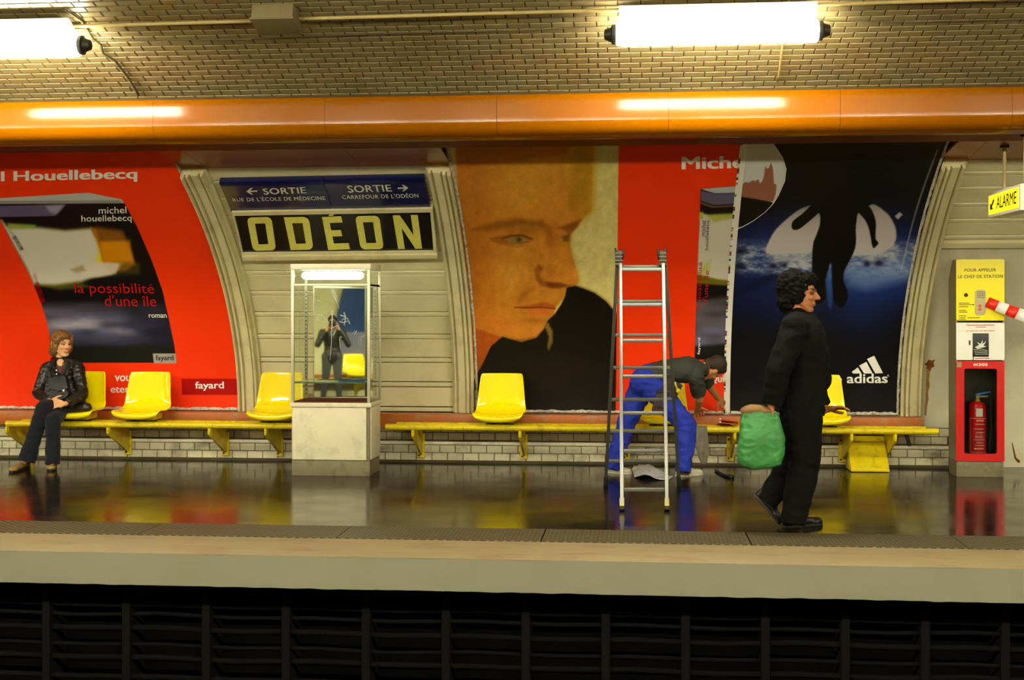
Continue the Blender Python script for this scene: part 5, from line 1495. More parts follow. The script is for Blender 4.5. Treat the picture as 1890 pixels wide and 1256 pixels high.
blot([(1706, 673), (1711, 669), (1714, 664), (1719, 666), (1726, 664), (1723, 671), (1725, 677), (1719, 680), (1717, 686), (1713, 682), (1709, 680), (1711, 676)], -0.0725, 'rust_patch', stn_, M['rust'])
blot([(1710, 680), (1717, 684), (1715, 702), (1716, 712), (1713, 725), (1714, 738), (1711, 752), (1710, 768), (1706, 766), (1708, 740), (1709, 715)], -0.0735, 'rust_streak', stn_, M['rust_pale'])
# crumbled plaster at the wall foot past the emergency post
tag(MB().tube([P(1868, 818, 12.3), P(1871, 832, 12.28), P(1874, 846, 12.2), P(1880, 852, 12.1)], [0.004, 0.007, 0.009, 0.014], 7).build('wall_debris', M['rust'], smooth=180), 'brown broken conduit stub at the foot of the plaster wall', 'debris')

# ================================================================== PEOPLE
M['skin'] = None
def skin_mat(name, rough=0.5):
    m = bpy.data.materials.new(name); m.use_nodes = True
    N = m.node_tree.nodes; L = m.node_tree.links; b = N['Principled BSDF']
    a = N.new('ShaderNodeAttribute'); a.attribute_name = 'tone'
    L.new(a.outputs['Color'], b.inputs['Base Color']); b.inputs['Roughness'].default_value = rough
    b.inputs['Subsurface Weight'].default_value = 0.08; b.inputs['Subsurface Radius'].default_value = (0.02, 0.008, 0.004)
    return m
M['skin'] = skin_mat('skin')
M['hair_brown'] = mat('light_brown_hair', (118, 80, 34), 0.5, var=0.35, vscale=30, bump=0.5, bscale=90, stretch=(1, 1, 0.3))
M['hair_black'] = mat('black_curly_hair', (9, 7, 5), 0.8, var=0.3, vscale=40, bump=0.4, bscale=110, spec=0.15)
M['hair_short'] = mat('short_dark_hair', (44, 32, 20), 0.7, var=0.25, vscale=50, bump=0.5, bscale=160)
M['leather'] = mat('black_leather', (30, 26, 21), 0.36, var=0.2, vscale=12, bump=0.25, bscale=26)
M['jeans'] = mat('dark_denim', (15, 18, 26), 0.85, spec=0.25, var=0.2, vscale=14, bump=0.2, bscale=50, sheen=0.1)
M['shoe_tan'] = mat('tan_suede', (150, 122, 62), 0.7, var=0.15, vscale=25)
M['sole_dark'] = mat('dark_sole', (30, 26, 20), 0.6)
M['polo'] = mat('charcoal_polo', (58, 59, 52), 0.9, spec=0.2, var=0.12, vscale=10, bump=0.2, bscale=40)
M['work_blue'] = mat('blue_work_trousers', (36, 52, 158), 0.85, spec=0.25, var=0.12, vscale=9, bump=0.25, bscale=30)
M['sneaker'] = mat('white_sneaker', (206, 200, 172), 0.55, var=0.1, vscale=25)
M['suit'] = mat('black_suit', (6, 6, 5), 0.9, spec=0.2, var=0.2, vscale=8, bump=0.1, bscale=40)
M['shoe_black'] = mat('black_shoe', (12, 11, 10), 0.4)
M['bag_black'] = mat('black_nylon', (17, 18, 20), 0.5, var=0.15, vscale=15, bump=0.2, bscale=40)
M['bag_green'] = mat('green_carrier_bag', (60, 130, 66), 0.45, spec=0.35, var=0.16, vscale=7, bump=0.25, bscale=18, dirt=((50, 120, 50), 0.5, 5.0))
M['pouch'] = mat('brown_tool_pouch', (40, 26, 18), 0.6, var=0.2, vscale=20)
M['maroon'] = mat('maroon_top', (90, 26, 26), 0.8)
M['contents'] = mat('brown_parcel', (120, 86, 44), 0.6, var=0.3, vscale=9)

def cap(mb, p0, r0, p1, r1, flat=None, fs=1.0, e0=True, e1=True, n=14):
    p0, p1 = Vector(p0), Vector(p1); d = p1 - p0
    if d.length < 1e-5: d = Vector((0, 0, 1e-4))
    x, y, d = frame_of(d)
    if flat is not None:
        f = Vector(flat); f = (f - d * f.dot(d)).normalized(); x = f; y = d.cross(x)
    rings = []
    if e0: rings += [(p0 - d * r0 * math.cos(a) , r0 * math.sin(a)) for a in (0.05, 0.45, 0.9, 1.25)]
    else: rings += [(p0, r0 * 0.02)]
    rings += [(p0, r0), (p0.lerp(p1, 0.5), (r0 + r1) / 2), (p1, r1)]
    if e1: rings += [(p1 + d * r1 * math.cos(a), r1 * math.sin(a)) for a in (1.25, 0.9, 0.45, 0.05)]
    else: rings += [(p1, r1 * 0.02)]
    vs = []
    for c, r in rings:
        for k in range(n):
            a = 2 * math.pi * k / n; vs.append(c + x * (math.cos(a) * r * fs) + y * (math.sin(a) * r))
    m = len(rings)
    fs_ = [(i * n + k, i * n + (k + 1) % n, (i + 1) * n + (k + 1) % n, (i + 1) * n + k) for i in range(m - 1) for k in range(n)]
    fs_ += [tuple(range(n))[::-1], tuple(range((m - 1) * n, m * n))]
    mb.add(vs, fs_)
def ell(mb, c, axes, radii, n=18):
    c = Vector(c); A = [Vector(a).normalized() for a in axes]; m = n // 2; vs = []
    for i in range(m + 1):
        t = math.pi * i / m; q = max(math.sin(t), 1e-3)
        for k in range(n):
            a = 2 * math.pi * k / n
            vs.append(c + A[0] * (q * math.cos(a) * radii[0]) + A[1] * (q * math.sin(a) * radii[1]) + A[2] * (math.cos(t) * radii[2]))
    mb.add(vs, [(i * n + k, (i + 1) * n + k, (i + 1) * n + (k + 1) % n, i * n + (k + 1) % n) for i in range(m) for k in range(n)] + [tuple(range(n)), tuple(range(m * n, (m + 1) * n))[::-1]])

def skinned(mb, name, m, parent=None, origin=None, voxel=0.007, it=5, wr=0.0, wf=14.0, seed=0, ridge=True):
    """union of volumes -> one continuous smooth surface"""
    o = mb.build(name, None, None, smooth=None)
    r = o.modifiers.new('r', 'REMESH'); r.mode = 'VOXEL'; r.voxel_size = voxel
    s = o.modifiers.new('s', 'SMOOTH'); s.factor = 0.5; s.iterations = it
    bake(o); me = o.data; bpy.data.objects.remove(o)
    if wr:
        nv = len(me.vertices); co = np.empty(nv * 3, np.float32); me.vertices.foreach_get('co', co); co = co.reshape(-1, 3)
        no = np.empty(nv * 3, np.float32); me.vertex_normals.foreach_get('vector', no); no = no.reshape(-1, 3)
        d = np.empty(nv, np.float32)
        for i, p in enumerate(co):
            q = Vector((p[0] * wf + seed, p[1] * wf, p[2] * wf * 1.6))
            a = mnoise.noise(q)
            d[i] = (0.5 - abs(a) * 1.8 if ridge else a) + 0.4 * mnoise.noise(q * 2.3)
        co += no * (d * wr)[:, None]; me.vertices.foreach_set('co', co.ravel()); me.update()
    return finish(me, name, m, parent, origin, smooth=180)

def add_hand(mb, w, d, pn, curl=0.5, spread=0.12, thumb=1, size=1.0):
    """wrist, pointing direction, palm normal (the way the fingers curl)"""
    d = Vector(d).normalized(); pn = Vector(pn); pn = (pn - d * pn.dot(d)).normalized(); sd = d.cross(pn)
    S = size
    cap(mb, w, 0.026 * S, w + d * 0.03 * S, 0.028 * S, flat=pn, fs=0.75)
    ell(mb, w + d * 0.055 * S, (sd, d, pn), (0.04 * S, 0.048 * S, 0.016 * S), 14)
    for k, ln in enumerate((0.068, 0.078, 0.072, 0.056)):
        u = (k - 1.5); p = w + d * 0.088 * S + sd * (u * 0.0205 * S); dd = (d + sd * u * spread).normalized()
        seg = [0.45, 0.32, 0.23]; a = curl * 0.5; r = 0.0092 * S
        for q in seg:
            v = (dd * math.cos(a) + pn * math.sin(a)); p2 = p + v * ln * q * S
            cap(mb, p, r, p2, r * 0.94, n=10); p = p2; a += curl * 0.9; r *= 0.94
    t0 = w + d * 0.03 * S + sd * (-0.03 * S * thumb); v = (d * 0.6 - sd * thumb * 0.75 + pn * 0.3).normalized()
    p = t0
    for q in (0.035, 0.028, 0.022):
        p2 = p + v * q * S; cap(mb, p, 0.012 * S, p2, 0.0105 * S, n=10); p = p2; v = (v + d * 0.35).normalized()

def add_head(mb, C, f, u, s=1.0):
    f = Vector(f).normalized(); u = Vector(u); u = (u - f * u.dot(f)).normalized(); r = f.cross(u)
    A = (r, f, u); at = lambda a, b, c: C + (r * a + f * b + u * c) * s
    R = lambda *q: tuple(k * s for k in q)
    ell(mb, at(0, -0.012, 0.03), A, R(0.074, 0.096, 0.088), 24)
    ell(mb, at(0, 0.030, -0.035), A, R(0.060, 0.060, 0.082), 24)
    ell(mb, at(0, 0.064, -0.098), A, R(0.026, 0.022, 0.02))
    for q in (-1, 1):
        cap(mb, at(q * 0.058, 0.0, -0.045), 0.02 * s, at(q * 0.022, 0.06, -0.098), 0.018 * s)
        ell(mb, at(q * 0.036, 0.066, -0.022), A, R(0.024, 0.02, 0.022))
        ell(mb, at(q * 0.076, -0.008, -0.012), A, R(0.010, 0.021, 0.032))
        cap(mb, at(q * 0.012, 0.086, 0.026), 0.011 * s, at(q * 0.046, 0.068, 0.026), 0.010 * s)
    cap(mb, at(0, 0.086, 0.018), 0.010 * s, at(0, 0.112, -0.022), 0.0135 * s)
    for q in (-1, 1): ell(mb, at(q * 0.013, 0.098, -0.028), A, R(0.009, 0.01, 0.008))
    ell(mb, at(0, 0.088, -0.056), A, R(0.024, 0.009, 0.007)); ell(mb, at(0, 0.086, -0.067), A, R(0.021, 0.010, 0.008))
    return A

def tone(o, C, A, s, base, lip, brow, extra=None):
    me = o.data; base_loc = o.location
    nv = len(me.vertices); co = np.empty(nv * 3, np.float32); me.vertices.foreach_get('co', co); co = co.reshape(-1, 3) + np.array(base_loc)[None]
    q = (co - np.array(C)[None]) / s; a = q @ np.array(A[0]); b = q @ np.array(A[1]); c = q @ np.array(A[2])
    col = np.tile(np.array(base, float), (nv, 1))
    def mix(m, rgb, k): col[m] = col[m] * (1 - k) + np.array(rgb) * k
    near = (np.abs(a) < 0.1) & (np.abs(b) < 0.14) & (np.abs(c) < 0.14)
    mix(near & (b > 0.06) & (np.abs(a) < 0.022) & (np.abs(c + 0.061) < 0.009), lip, 0.55)
    mix(near & (b > 0.05) & (np.abs(np.abs(a) - 0.032) < 0.02) & (np.abs(c - 0.03) < 0.006), brow, 0.8)
    mix(near & (b > 0.05) & (np.abs(np.abs(a) - 0.03) < 0.016) & (np.abs(c - 0.005) < 0.007), (60, 38, 26), 0.85)
    mix(near & (b > 0.05) & (np.abs(np.abs(a) - 0.036) < 0.018) & (np.abs(c + 0.028) < 0.018), (200, 110, 80), 0.2)
    if extra: extra(a, b, c, near, mix)
    at = me.color_attributes.new('tone', 'FLOAT_COLOR', 'POINT')
    at.data.foreach_set('color', np.concatenate([lin(col), np.ones((nv, 1))], 1).astype(np.float32).ravel())

def torso(mb, J, pad=0.0, w=1.0, low=True):
    f = J['fwd']
    pel, wa, ch, nb = J['pelvis'], J['waist'], J['chest'], J['neck']
    cap(mb, pel, (0.155 + pad) * w, wa, (0.132 + pad) * w, flat=f, fs=0.72)
    cap(mb, wa, (0.132 + pad) * w, ch, (0.155 + pad) * w, flat=f, fs=0.70)
    for k in ('shL', 'shR'):
        cap(mb, nb.lerp(ch, 0.35), 0.062 * w + pad, J[k], 0.052 * w + pad)
        cap(mb, ch, (0.10 + pad) * w, J[k], 0.05 * w + pad)
    cap(mb, ch, (0.12 + pad) * w, nb, 0.06 * w + pad * 0.3, flat=f, fs=0.8)

def arm(mb, J, k, pad=0.0, w=1.0, to=1.0, e1=True):
    s, e, wr = J['sh' + k], J['el' + k], J['wr' + k]
    cap(mb, s, 0.050 * w + pad, e, 0.040 * w + pad)
    if to > 0: cap(mb, e, 0.040 * w + pad, e.lerp(wr, to), 0.030 * w + pad * 0.9, e1=e1)

def leg(mb, J, k, pad=0.0, w=1.0, to=1.0, e1=True):
    h, kn, an = J['hip' + k], J['kn' + k], J['an' + k]
    cap(mb, h, 0.088 * w + pad, kn, 0.058 * w + pad)
    mid = kn.lerp(an, 0.35)
    cap(mb, kn, 0.056 * w + pad, mid, 0.056 * w + pad); cap(mb, mid, 0.056 * w + pad, kn.lerp(an, to), 0.038 * w + pad * 1.15, e1=e1)

def shoe(J, k, name, m, sole, parent, w=1.0, h=0.075):
    an, toe = J['an' + k], J['toe' + k]
    up = J.get('up' + k, Vector((0, 0, 1))); d = (toe - an); d = (d - up * d.dot(up)); L = d.length; d.normalize(); sd = up.cross(d)
    ft = J['ft' + k]                     # sole point under the ankle
    mb = MB()
    heel = ft - d * 0.045 + up * 0.04
    cap(mb, heel, 0.036 * w, ft + d * 0.06 + up * 0.042, 0.038 * w, flat=sd, fs=0.95)
    cap(mb, ft + d * 0.05 + up * 0.036, 0.036 * w, ft + d * (L - 0.03) + up * 0.028, 0.028 * w, flat=up, fs=0.85)
    ell(mb, ft + d * (L - 0.06) + up * 0.028, (sd, d, up), (0.044 * w, 0.06, 0.026))
    cap(mb, heel + up * 0.012, 0.036 * w, an + up * 0.012, 0.042 * w, e1=False)
    o = skinned(mb, name, m, parent, voxel=0.006, it=4)
    ms = MB(); pts = []
    for i in range(24):
        a = 2 * math.pi * i / 24; c, s_ = math.cos(a), math.sin(a)
        ln = (L + 0.09) / 2 + 0.003; cx = (L - 0.09) / 2 + 0.0
        wd = 0.043 * w * (1.0 if c > 0 else 0.86)
        pts.append(ft + d * (cx + ln * (abs(c) ** 0.7) * (1 if c > 0 else -1)) + sd * (wd * (abs(s_) ** 0.7) * (1 if s_ > 0 else -1)))
    ms.prism(pts, up * 0.0, up * 0.02).build('sole', sole, o, bevel=0.004)
    return o

def root_person(mb, label, loc, C, A, s, base, lip, brow, extra=None, voxel=0.0055):
    o = skinned(mb, 'person', M['skin'], None, Vector(loc), voxel=voxel, it=3)
    tag(o, label, 'person', 'people on the platform')
    tone(o, C, A, s, base, lip, brow, extra)
    return o

# ------------------------------------------------------------ seated woman
J = {}
J['fwd'] = Vector((0.0, -1, 0.1))
J['pelvis'] = P(128, 742, 11.90); J['waist'] = P(121, 716, 11.92); J['chest'] = P(115, 688, 11.92); J['neck'] = P(112, 664, 11.93)
J['shR'] = P(88, 681, 11.90); J['shL'] = P(143, 680, 11.90)          # her right is the picture's left
J['elR'] = P(71, 726, 11.80); J['elL'] = P(152, 728, 11.78)
J['wrR'] = P(92, 741, 11.60); J['wrL'] = P(121, 746, 11.60)
J['hipL'] = P(140, 750, 11.88); J['knL'] = P(80, 753, 11.52); J['anL'] = P(51, 846, 11.42); J['toeL'] = P(25, 872, 11.24)
J['hipR'] = P(114, 750, 11.86); J['knR'] = P(98, 777, 11.50); J['anR'] = P(97, 852, 11.40); J['toeR'] = F(92, 877)
J['ftL'] = F(47, 864); J['ftR'] = F(98, 863)
J['toeL'] = F(24, 878)
HC = P(115, 636, 11.92); hf = Vector((0.78, -0.6, -0.08)); hu = Vector((0.05, 0, 1)); hs = 0.98
mb = MB(); A = add_head(mb, HC, hf, hu, hs)
cap(mb, HC - Vector((0.0, -0.01, 0.05)), 0.05, J['neck'] + Vector((0, -0.01, -0.02)), 0.05)
torso(mb, J, -0.012, 0.92); arm(mb, J, 'L', -0.006, 0.95); arm(mb, J, 'R', -0.006, 0.95); leg(mb, J, 'L', -0.01, 0.95); leg(mb, J, 'R', -0.01, 0.95)
for k in 'LR': cap(mb, J['an' + k], 0.035, J['ft' + k] + Vector((0, -0.03, 0.04)), 0.032)
ell(mb, P(112, 676, 11.86), ((1, 0, 0), (0, 1, 0), (0, 0, 1)), (0.05, 0.04, 0.07))
add_hand(mb, J['wrR'], P(113, 746, 11.56) - J['wrR'], Vector((0, 0.9, -0.3)), 0.5, 0.06, -1, 0.9)
add_hand(mb, J['wrL'], P(98, 748, 11.55) - J['wrL'], Vector((0, 0.8, -0.5)), 0.5, 0.06, 1, 0.9)
wom = root_person(mb, 'seated woman in a black leather jacket with crossed legs and light brown hair', F(110, 870), HC, A, hs, (214, 160, 108), (176, 84, 70), (110, 76, 44))
mj = MB(); torso(mj, J, 0.014, 0.95); arm(mj, J, 'L', 0.017, 1.0, 0.93, False); arm(mj, J, 'R', 0.017, 1.0, 0.93, False)
cap(mj, J['hipL'] + Vector((-0.05, -0.02, 0.0)), 0.115, P(158, 752, 11.80), 0.06, flat=Vector((0, 0, 1)), fs=0.75)
cap(mj, J['pelvis'] + Vector((-0.08, 0, 0.02)), 0.10, J['hipR'] + Vector((-0.06, -0.02, -0.0)), 0.09)
jk = skinned(mj, 'leather_jacket', M['leather'], wom, voxel=0.007, it=4, wr=0.007, wf=13, seed=3)
# lapels and collar
for s, a in ((-1, P(102, 663, 11.84)), (1, P(123, 662, 11.84))):
    lp = [a, a + Vector((s * 0.055, 0.02, -0.02)), a + Vector((s * 0.06, -0.005, -0.09)), P(113, 698, 11.765), a + Vector((-s * 0.002, -0.03, -0.05))]
    MB().prism(lp, (0, 0, 0), (0, -0.010, 0.003)).build('lapel', M['leather'], jk, bevel=0.003)
col = [P(99, 674, 11.83), P(96, 664, 11.92), P(105, 660, 12.0), P(119, 660, 12.0), P(128, 664, 11.92), P(125, 673, 11.83)]
MB().tube(col, 0.017, 8).build('collar', M['leather'], jk, smooth=180)
MB().prism([P(106, 676, 11.79), P(118, 676, 11.79), P(113, 692, 11.77)], (0, 0, 0), (0, -0.006, 0)).build('top', M['maroon'], wom)
mt = MB(); leg(mt, J, 'L', 0.012, 1.0, 0.6); leg(mt, J, 'R', 0.012, 1.0, 0.6)
for k in 'LR': cap(mt, J['kn' + k].lerp(J['an' + k], 0.4), 0.066, J['kn' + k].lerp(J['an' + k], 1.07), 0.082 if k == 'L' else 0.07, flat=Vector((0, 1, 0)), fs=0.85, e1=False)
cap(mt, J['hipL'], 0.10, J['hipR'], 0.10)
skinned(mt, 'trousers', M['jeans'], wom, voxel=0.007, it=4, wr=0.006, wf=12, seed=9)
shoe(J, 'L', 'shoe', M['shoe_tan'], M['sole_dark'], wom, 0.95); shoe(J, 'R', 'shoe', M['shoe_tan'], M['sole_dark'], wom, 0.95)
mh = MB(); r, f, u = A; at = lambda a, b, c: HC + (r * a + f * b + u * c) * hs
ell(mh, at(0, -0.028, 0.048), A, (0.096, 0.104, 0.092), 22)
for q in (-1, 1):
    ell(mh, at(q * 0.074, -0.02, -0.02), A, (0.034, 0.056, 0.075)); ell(mh, at(q * 0.066, 0.012, 0.05), A, (0.034, 0.05, 0.05))
    ell(mh, at(q * 0.066, -0.045, -0.075), A, (0.036, 0.045, 0.045))
ell(mh, at(0, -0.085, -0.03), A, (0.08, 0.05, 0.09)); ell(mh, at(0.02, 0.055, 0.082), A, (0.055, 0.045, 0.032))
skinned(mh, 'hair', M['hair_brown'], wom, voxel=0.006, it=2, wr=0.010, wf=28, seed=1)
for q in (-1, 1):
    p = at(q * 0.078, 0.0, -0.05); MB().ball(p + Vector((0, -0.006, 0)), 0.006, 8).build('earring', M['panel_white'], wom, smooth=180)
# her bag on the lap
bagw = empty('shoulder_bag', P(106, 730, 11.68), label='small black shoulder bag resting on the lap of the seated woman', cat='bag')
mbg = MB()
bq = [P(91, 696, 11.74), P(122, 692, 11.74), P(131, 728, 11.68), P(120, 738, 11.66), P(92, 736, 11.66), P(86, 722, 11.69)]
mbg.prism(bq, (0, -0.055, 0), (0, 0.03, 0))
bg = skinned(mbg, 'bag_body', M['bag_black'], bagw, voxel=0.006, it=8, wr=0.006, wf=16, seed=5)
MB().prism([P(92, 698, 11.70), P(123, 694, 11.70), P(128, 716, 11.66), P(110, 722, 11.65), P(93, 716, 11.66)], (0, -0.035, 0), (0, -0.02, 0)).build('flap', M['bag_black'], bagw, bevel=0.004)
MB().prism([P(115, 720, 11.6), P(120, 719, 11.6), P(118, 724, 11.6)], (0, 0, 0), (0, -0.006, 0)).build('metal_badge', M['panel_white'], bagw)
MB().tube([P(93, 698, 11.70), P(90, 685, 11.76), P(97, 672, 11.80), P(103, 662, 11.9)], 0.014, 6).build('strap', M['bag_black'], bagw, smooth=180)
MB().tube([P(122, 694, 11.70), P(128, 684, 11.75), P(128, 672, 11.80), P(124, 662, 11.9)], 0.012, 6).build('strap', M['bag_black'], bagw, smooth=180)
for a, b in ((104, 684), (104.5, 691), (105, 698)): MB().ball(P(a, b, 11.68), 0.008, 8).build('snap', M['panel_white'], bagw)

# ------------------------------------------------------------ bending worker
J = {}
J['fwd'] = Vector((0.15, 0.0, -1))
J['pelvis'] = P(1196, 702, 11.52); J['waist'] = P(1222, 688, 11.54); J['chest'] = P(1264, 683, 11.58); J['neck'] = P(1298, 680, 11.62)
J['shR'] = P(1284, 693, 11.44); J['shL'] = P(1290, 683, 11.78)
J['elR'] = P(1291, 737, 11.60); J['wrR'] = P(1288, 753, 11.90)
J['elL'] = P(1309, 713, 11.96); J['wrL'] = P(1325, 735, 12.12)
J['hipR'] = P(1208, 718, 11.44); J['knR'] = P(1268, 786, 11.30); J['anR'] = P(1262, 862, 11.24)
J['hipL'] = P(1186, 712, 11.60); J['knL'] = P(1156, 782, 11.56); J['anL'] = P(1132, 856, 11.54)
J['ftR'] = F(1262, 880); J['toeR'] = F(1296, 884); J['ftL'] = F(1133, 874); J['toeL'] = F(1164, 880)
HC = P(1317, 680, 11.66); hf = Vector((0.22, 0.5, -0.84)); hu = Vector((0.9, 0.1, 0.3)); hs = 0.97
mb = MB(); A = add_head(mb, HC, hf, hu, hs)
r, f, u = A
cap(mb, HC - (u * 0.05 + f * 0.02), 0.054, J['neck'], 0.06)
torso(mb, J, -0.012, 0.98); arm(mb, J, 'L', 0, 0.98); arm(mb, J, 'R', 0, 0.98); leg(mb, J, 'L', -0.012, 1); leg(mb, J, 'R', -0.012, 1)
for k in 'LR': cap(mb, J['an' + k], 0.036, J['ft' + k] + Vector((0.03, 0, 0.04)), 0.033)
add_hand(mb, J['wrR'], P(1290, 764, 12.05) - J['wrR'], Vector((0.2, 0.5, -0.8)), 0.35, 0.12, 1, 1.0)
add_hand(mb, J['wrL'], P(1343, 757, 12.26) - J['wrL'], Vector((-0.5, 0.8, -0.2)), 0.25, 0.12, 1, 1.05)
wk = root_person(mb, 'worker bending down in a charcoal polo shirt and blue trousers, smoothing the poster', F(1205, 880), HC, A, hs, (196, 132, 78), (160, 84, 60), (60, 40, 26))
J2 = dict(J); J2['pelvis'] = J['pelvis'].lerp(J['waist'], 0.75)
mp_ = MB(); torso(mp_, J2, 0.012, 1.02)
for k, t in (('R', 0.78), ('L', 0.85)):
    cap(mp_, J['sh' + k], 0.072, J['sh' + k].lerp(J['el' + k], t), 0.066, e1=False)
pol = skinned(mp_, 'polo_shirt', M['polo'], wk, voxel=0.007, it=4, wr=0.007, wf=10, seed=2)
nrm_ = (HC - J['neck']).normalized(); cx_, cy_, _ = frame_of(nrm_)
ring = [J['neck'] + nrm_ * 0.018 + (cx_ * math.cos(a) + cy_ * math.sin(a)) * 0.066 for a in np.linspace(0, 2 * math.pi, 17)]
MB().tube(ring, 0.010, 8).build('collar', M['polo'], pol, smooth=180)
MB().tube([p + nrm_ * 0.010 for p in ring], 0.004, 6).build('red_piping', M['red_ink'], pol, smooth=180)
mt = MB(); leg(mt, J, 'L', 0.022, 1.06, 1.13, False); leg(mt, J, 'R', 0.022, 1.06, 1.13, False)
cap(mt, J['pelvis'], 0.175, J['pelvis'].lerp(J['waist'], 0.62), 0.158, flat=J['fwd'], fs=0.78, e1=False)
cap(mt, J['hipL'], 0.108, J['hipR'], 0.108)
skinned(mt, 'trousers', M['work_blue'], wk, voxel=0.007, it=4, wr=0.012, wf=9, seed=7)
bw = (J['waist'] - J['pelvis']).normalized()
shoe(J, 'L', 'sneaker', M['sneaker'], M['sneaker'], wk, 1.08); shoe(J, 'R', 'sneaker', M['sneaker'], M['sneaker'], wk, 1.08)
mh = MB(); at = lambda a, b, c: HC + (r * a + f * b + u * c) * hs
ell(mh, at(0, -0.022, 0.042), A, (0.080, 0.094, 0.086), 22); ell(mh, at(0, -0.062, -0.01), A, (0.066, 0.05, 0.07)); ell(mh, at(0, 0.03, 0.082), A, (0.056, 0.05, 0.035))
skinned(mh, 'hair', M['hair_short'], wk, voxel=0.006, it=3, wr=0.002, wf=60)
# pouch worn at the belt
mpc = MB(); pc = P(1236, 722, 11.34)
mpc.cbox(pc, (0.15, 0.07, 0.20), Matrix.Rotation(0.5, 3, 'Y')); mpc.cbox(P(1218, 742, 11.32), (0.10, 0.06, 0.20), Matrix.Rotation(0.25, 3, 'Y'))
po = skinned(mpc, 'tool_pouch', M['pouch'], wk, voxel=0.007, it=6, wr=0.004)
MB().bar(P(1245, 706, 11.28), P(1251, 722, 11.28), 0.018, 0.018).build('tool_handle', M['brass'], po, bevel=0.004)
MB().ball(P(1252, 722, 11.27), (0.022, 0.018, 0.022), 10).build('tape_measure', M['yellow_steel'], po, smooth=180)

# ------------------------------------------------------------ walking man
J = {}
YW = 8.78
J['fwd'] = Vector((1, 0.02, 0))
J['pelvis'] = P(1480, 735, YW); J['waist'] = P(1482, 694, YW); J['chest'] = P(1482, 634, YW); J['neck'] = P(1474, 585, YW)
J['shR'] = P(1466, 606, YW - 0.18); J['shL'] = P(1480, 604, YW + 0.18)
J['elR'] = P(1437, 684, YW - 0.24); J['wrR'] = P(1424, 748, YW - 0.2)
J['elL'] = P(1492, 694, YW + 0.22); J['wrL'] = P(1522, 757, YW + 0.16)
J['hipR'] = P(1480, 745, YW - 0.09); J['knR'] = P(1486, 850, YW - 0.09); J['anR'] = P(1466, 950, YW - 0.1)
J['hipL'] = P(1474, 745, YW + 0.09); J['knL'] = P(1466, 852, YW + 0.09); J['anL'] = P(1420, 918, YW + 0.1)
J['ftR'] = F(1464, 974); J['toeR'] = F(1519, 977)
upL = Vector((0.75, 0, 0.66)).normalized()
J['upL'] = upL; J['ftL'] = J['anL'] - upL * 0.075 + Vector((0.0, 0, 0.0)); J['toeL'] = J['anL'] + Vector((0.06, 0, -0.19)) - upL * 0.05
HC = P(1478, 543, YW); hf = Vector((0.97, -0.22, -0.05)); hu = Vector((0, 0, 1)); hs = 1.04
mb = MB(); A = add_head(mb, HC, hf, hu, hs); r, f, u = A
cap(mb, HC - (u * 0.06 + f * 0.02), 0.056, J['neck'], 0.062)
torso(mb, J, -0.012, 1.02); arm(mb, J, 'L', -0.004, 1.05); arm(mb, J, 'R', -0.004, 1.05); leg(mb, J, 'L', -0.01, 1); leg(mb, J, 'R', -0.01, 1)
cap(mb, J['anR'], 0.037, J['ftR'] + Vector((0.03, 0, 0.045)), 0.035); cap(mb, J['anL'], 0.037, J['ftL'] + upL * 0.05, 0.035)
add_hand(mb, J['wrL'], P(1553, 752, YW + 0.12) - J['wrL'], Vector((0.1, -0.3, -1)), 0.35, 0.08, -1, 1.05)
add_hand(mb, J['wrR'], Vector((-0.12, 0, -1)), Vector((0.9, 0.3, 0)), 1.25, 0.0, 1, 1.05)
wm = root_person(mb, 'walking man in a black suit carrying a green bag past the dark poster', F(1475, 976), HC, A, hs, (172, 108, 62), (140, 74, 56), (40, 28, 20))
mj = MB(); torso(mj, J, 0.034, 1.16); arm(mj, J, 'L', 0.03, 1.15, 0.9, False); arm(mj, J, 'R', 0.034, 1.15, 0.97, False)
cap(mj, J['waist'], 0.19, P(1476, 764, YW), 0.20, flat=J['fwd'], fs=0.82, e1=False)
cap(mj, P(1500, 640, YW), 0.10, P(1504, 700, YW), 0.11)
skinned(mj, 'suit_jacket', M['suit'], wm, voxel=0.008, it=4, wr=0.010, wf=7, seed=4)
MB().tube([J['neck'] + Vector((0.05, -0.05, 0.0)), J['neck'] + Vector((-0.05, -0.045, 0.025)), J['neck'] + Vector((-0.07, 0.0, 0.03)), J['neck'] + Vector((-0.05, 0.05, 0.025)), J['neck'] + Vector((0.05, 0.05, 0))], 0.02, 8).build('collar', M['suit'], wm, smooth=180)
mt = MB(); leg(mt, J, 'L', 0.028, 1.12, 1.12, False); leg(mt, J, 'R', 0.036, 1.15, 1.16, False)
cap(mt, J['pelvis'] + Vector((0, 0, 0.02)), 0.165, J['pelvis'] - Vector((0, 0, 0.05)), 0.16, flat=J['fwd'], fs=0.8)
skinned(mt, 'trousers', M['suit'], wm, voxel=0.008, it=4, wr=0.008, wf=8, seed=6)
shoe(J, 'R', 'shoe', M['shoe_black'], M['sole_dark'], wm, 1.12); shoe(J, 'L', 'shoe', M['shoe_black'], M['sole_dark'], wm, 1.1)
mh = MB(); at = lambda a, b, c: HC + (r * a + f * b + u * c) * hs
ell(mh, at(0, -0.05, 0.05), A, (0.112, 0.115, 0.112), 24); ell(mh, at(0, -0.075, -0.04), A, (0.10, 0.08, 0.09)); ell(mh, at(0, 0.045, 0.095), A, (0.085, 0.055, 0.05))
for q in (-1, 1): ell(mh, at(q * 0.07, -0.02, -0.0), A, (0.045, 0.055, 0.07))
skinned(mh, 'hair', M['hair_black'], wm, voxel=0.006, it=1, wr=0.014, wf=34, seed=8, ridge=False)
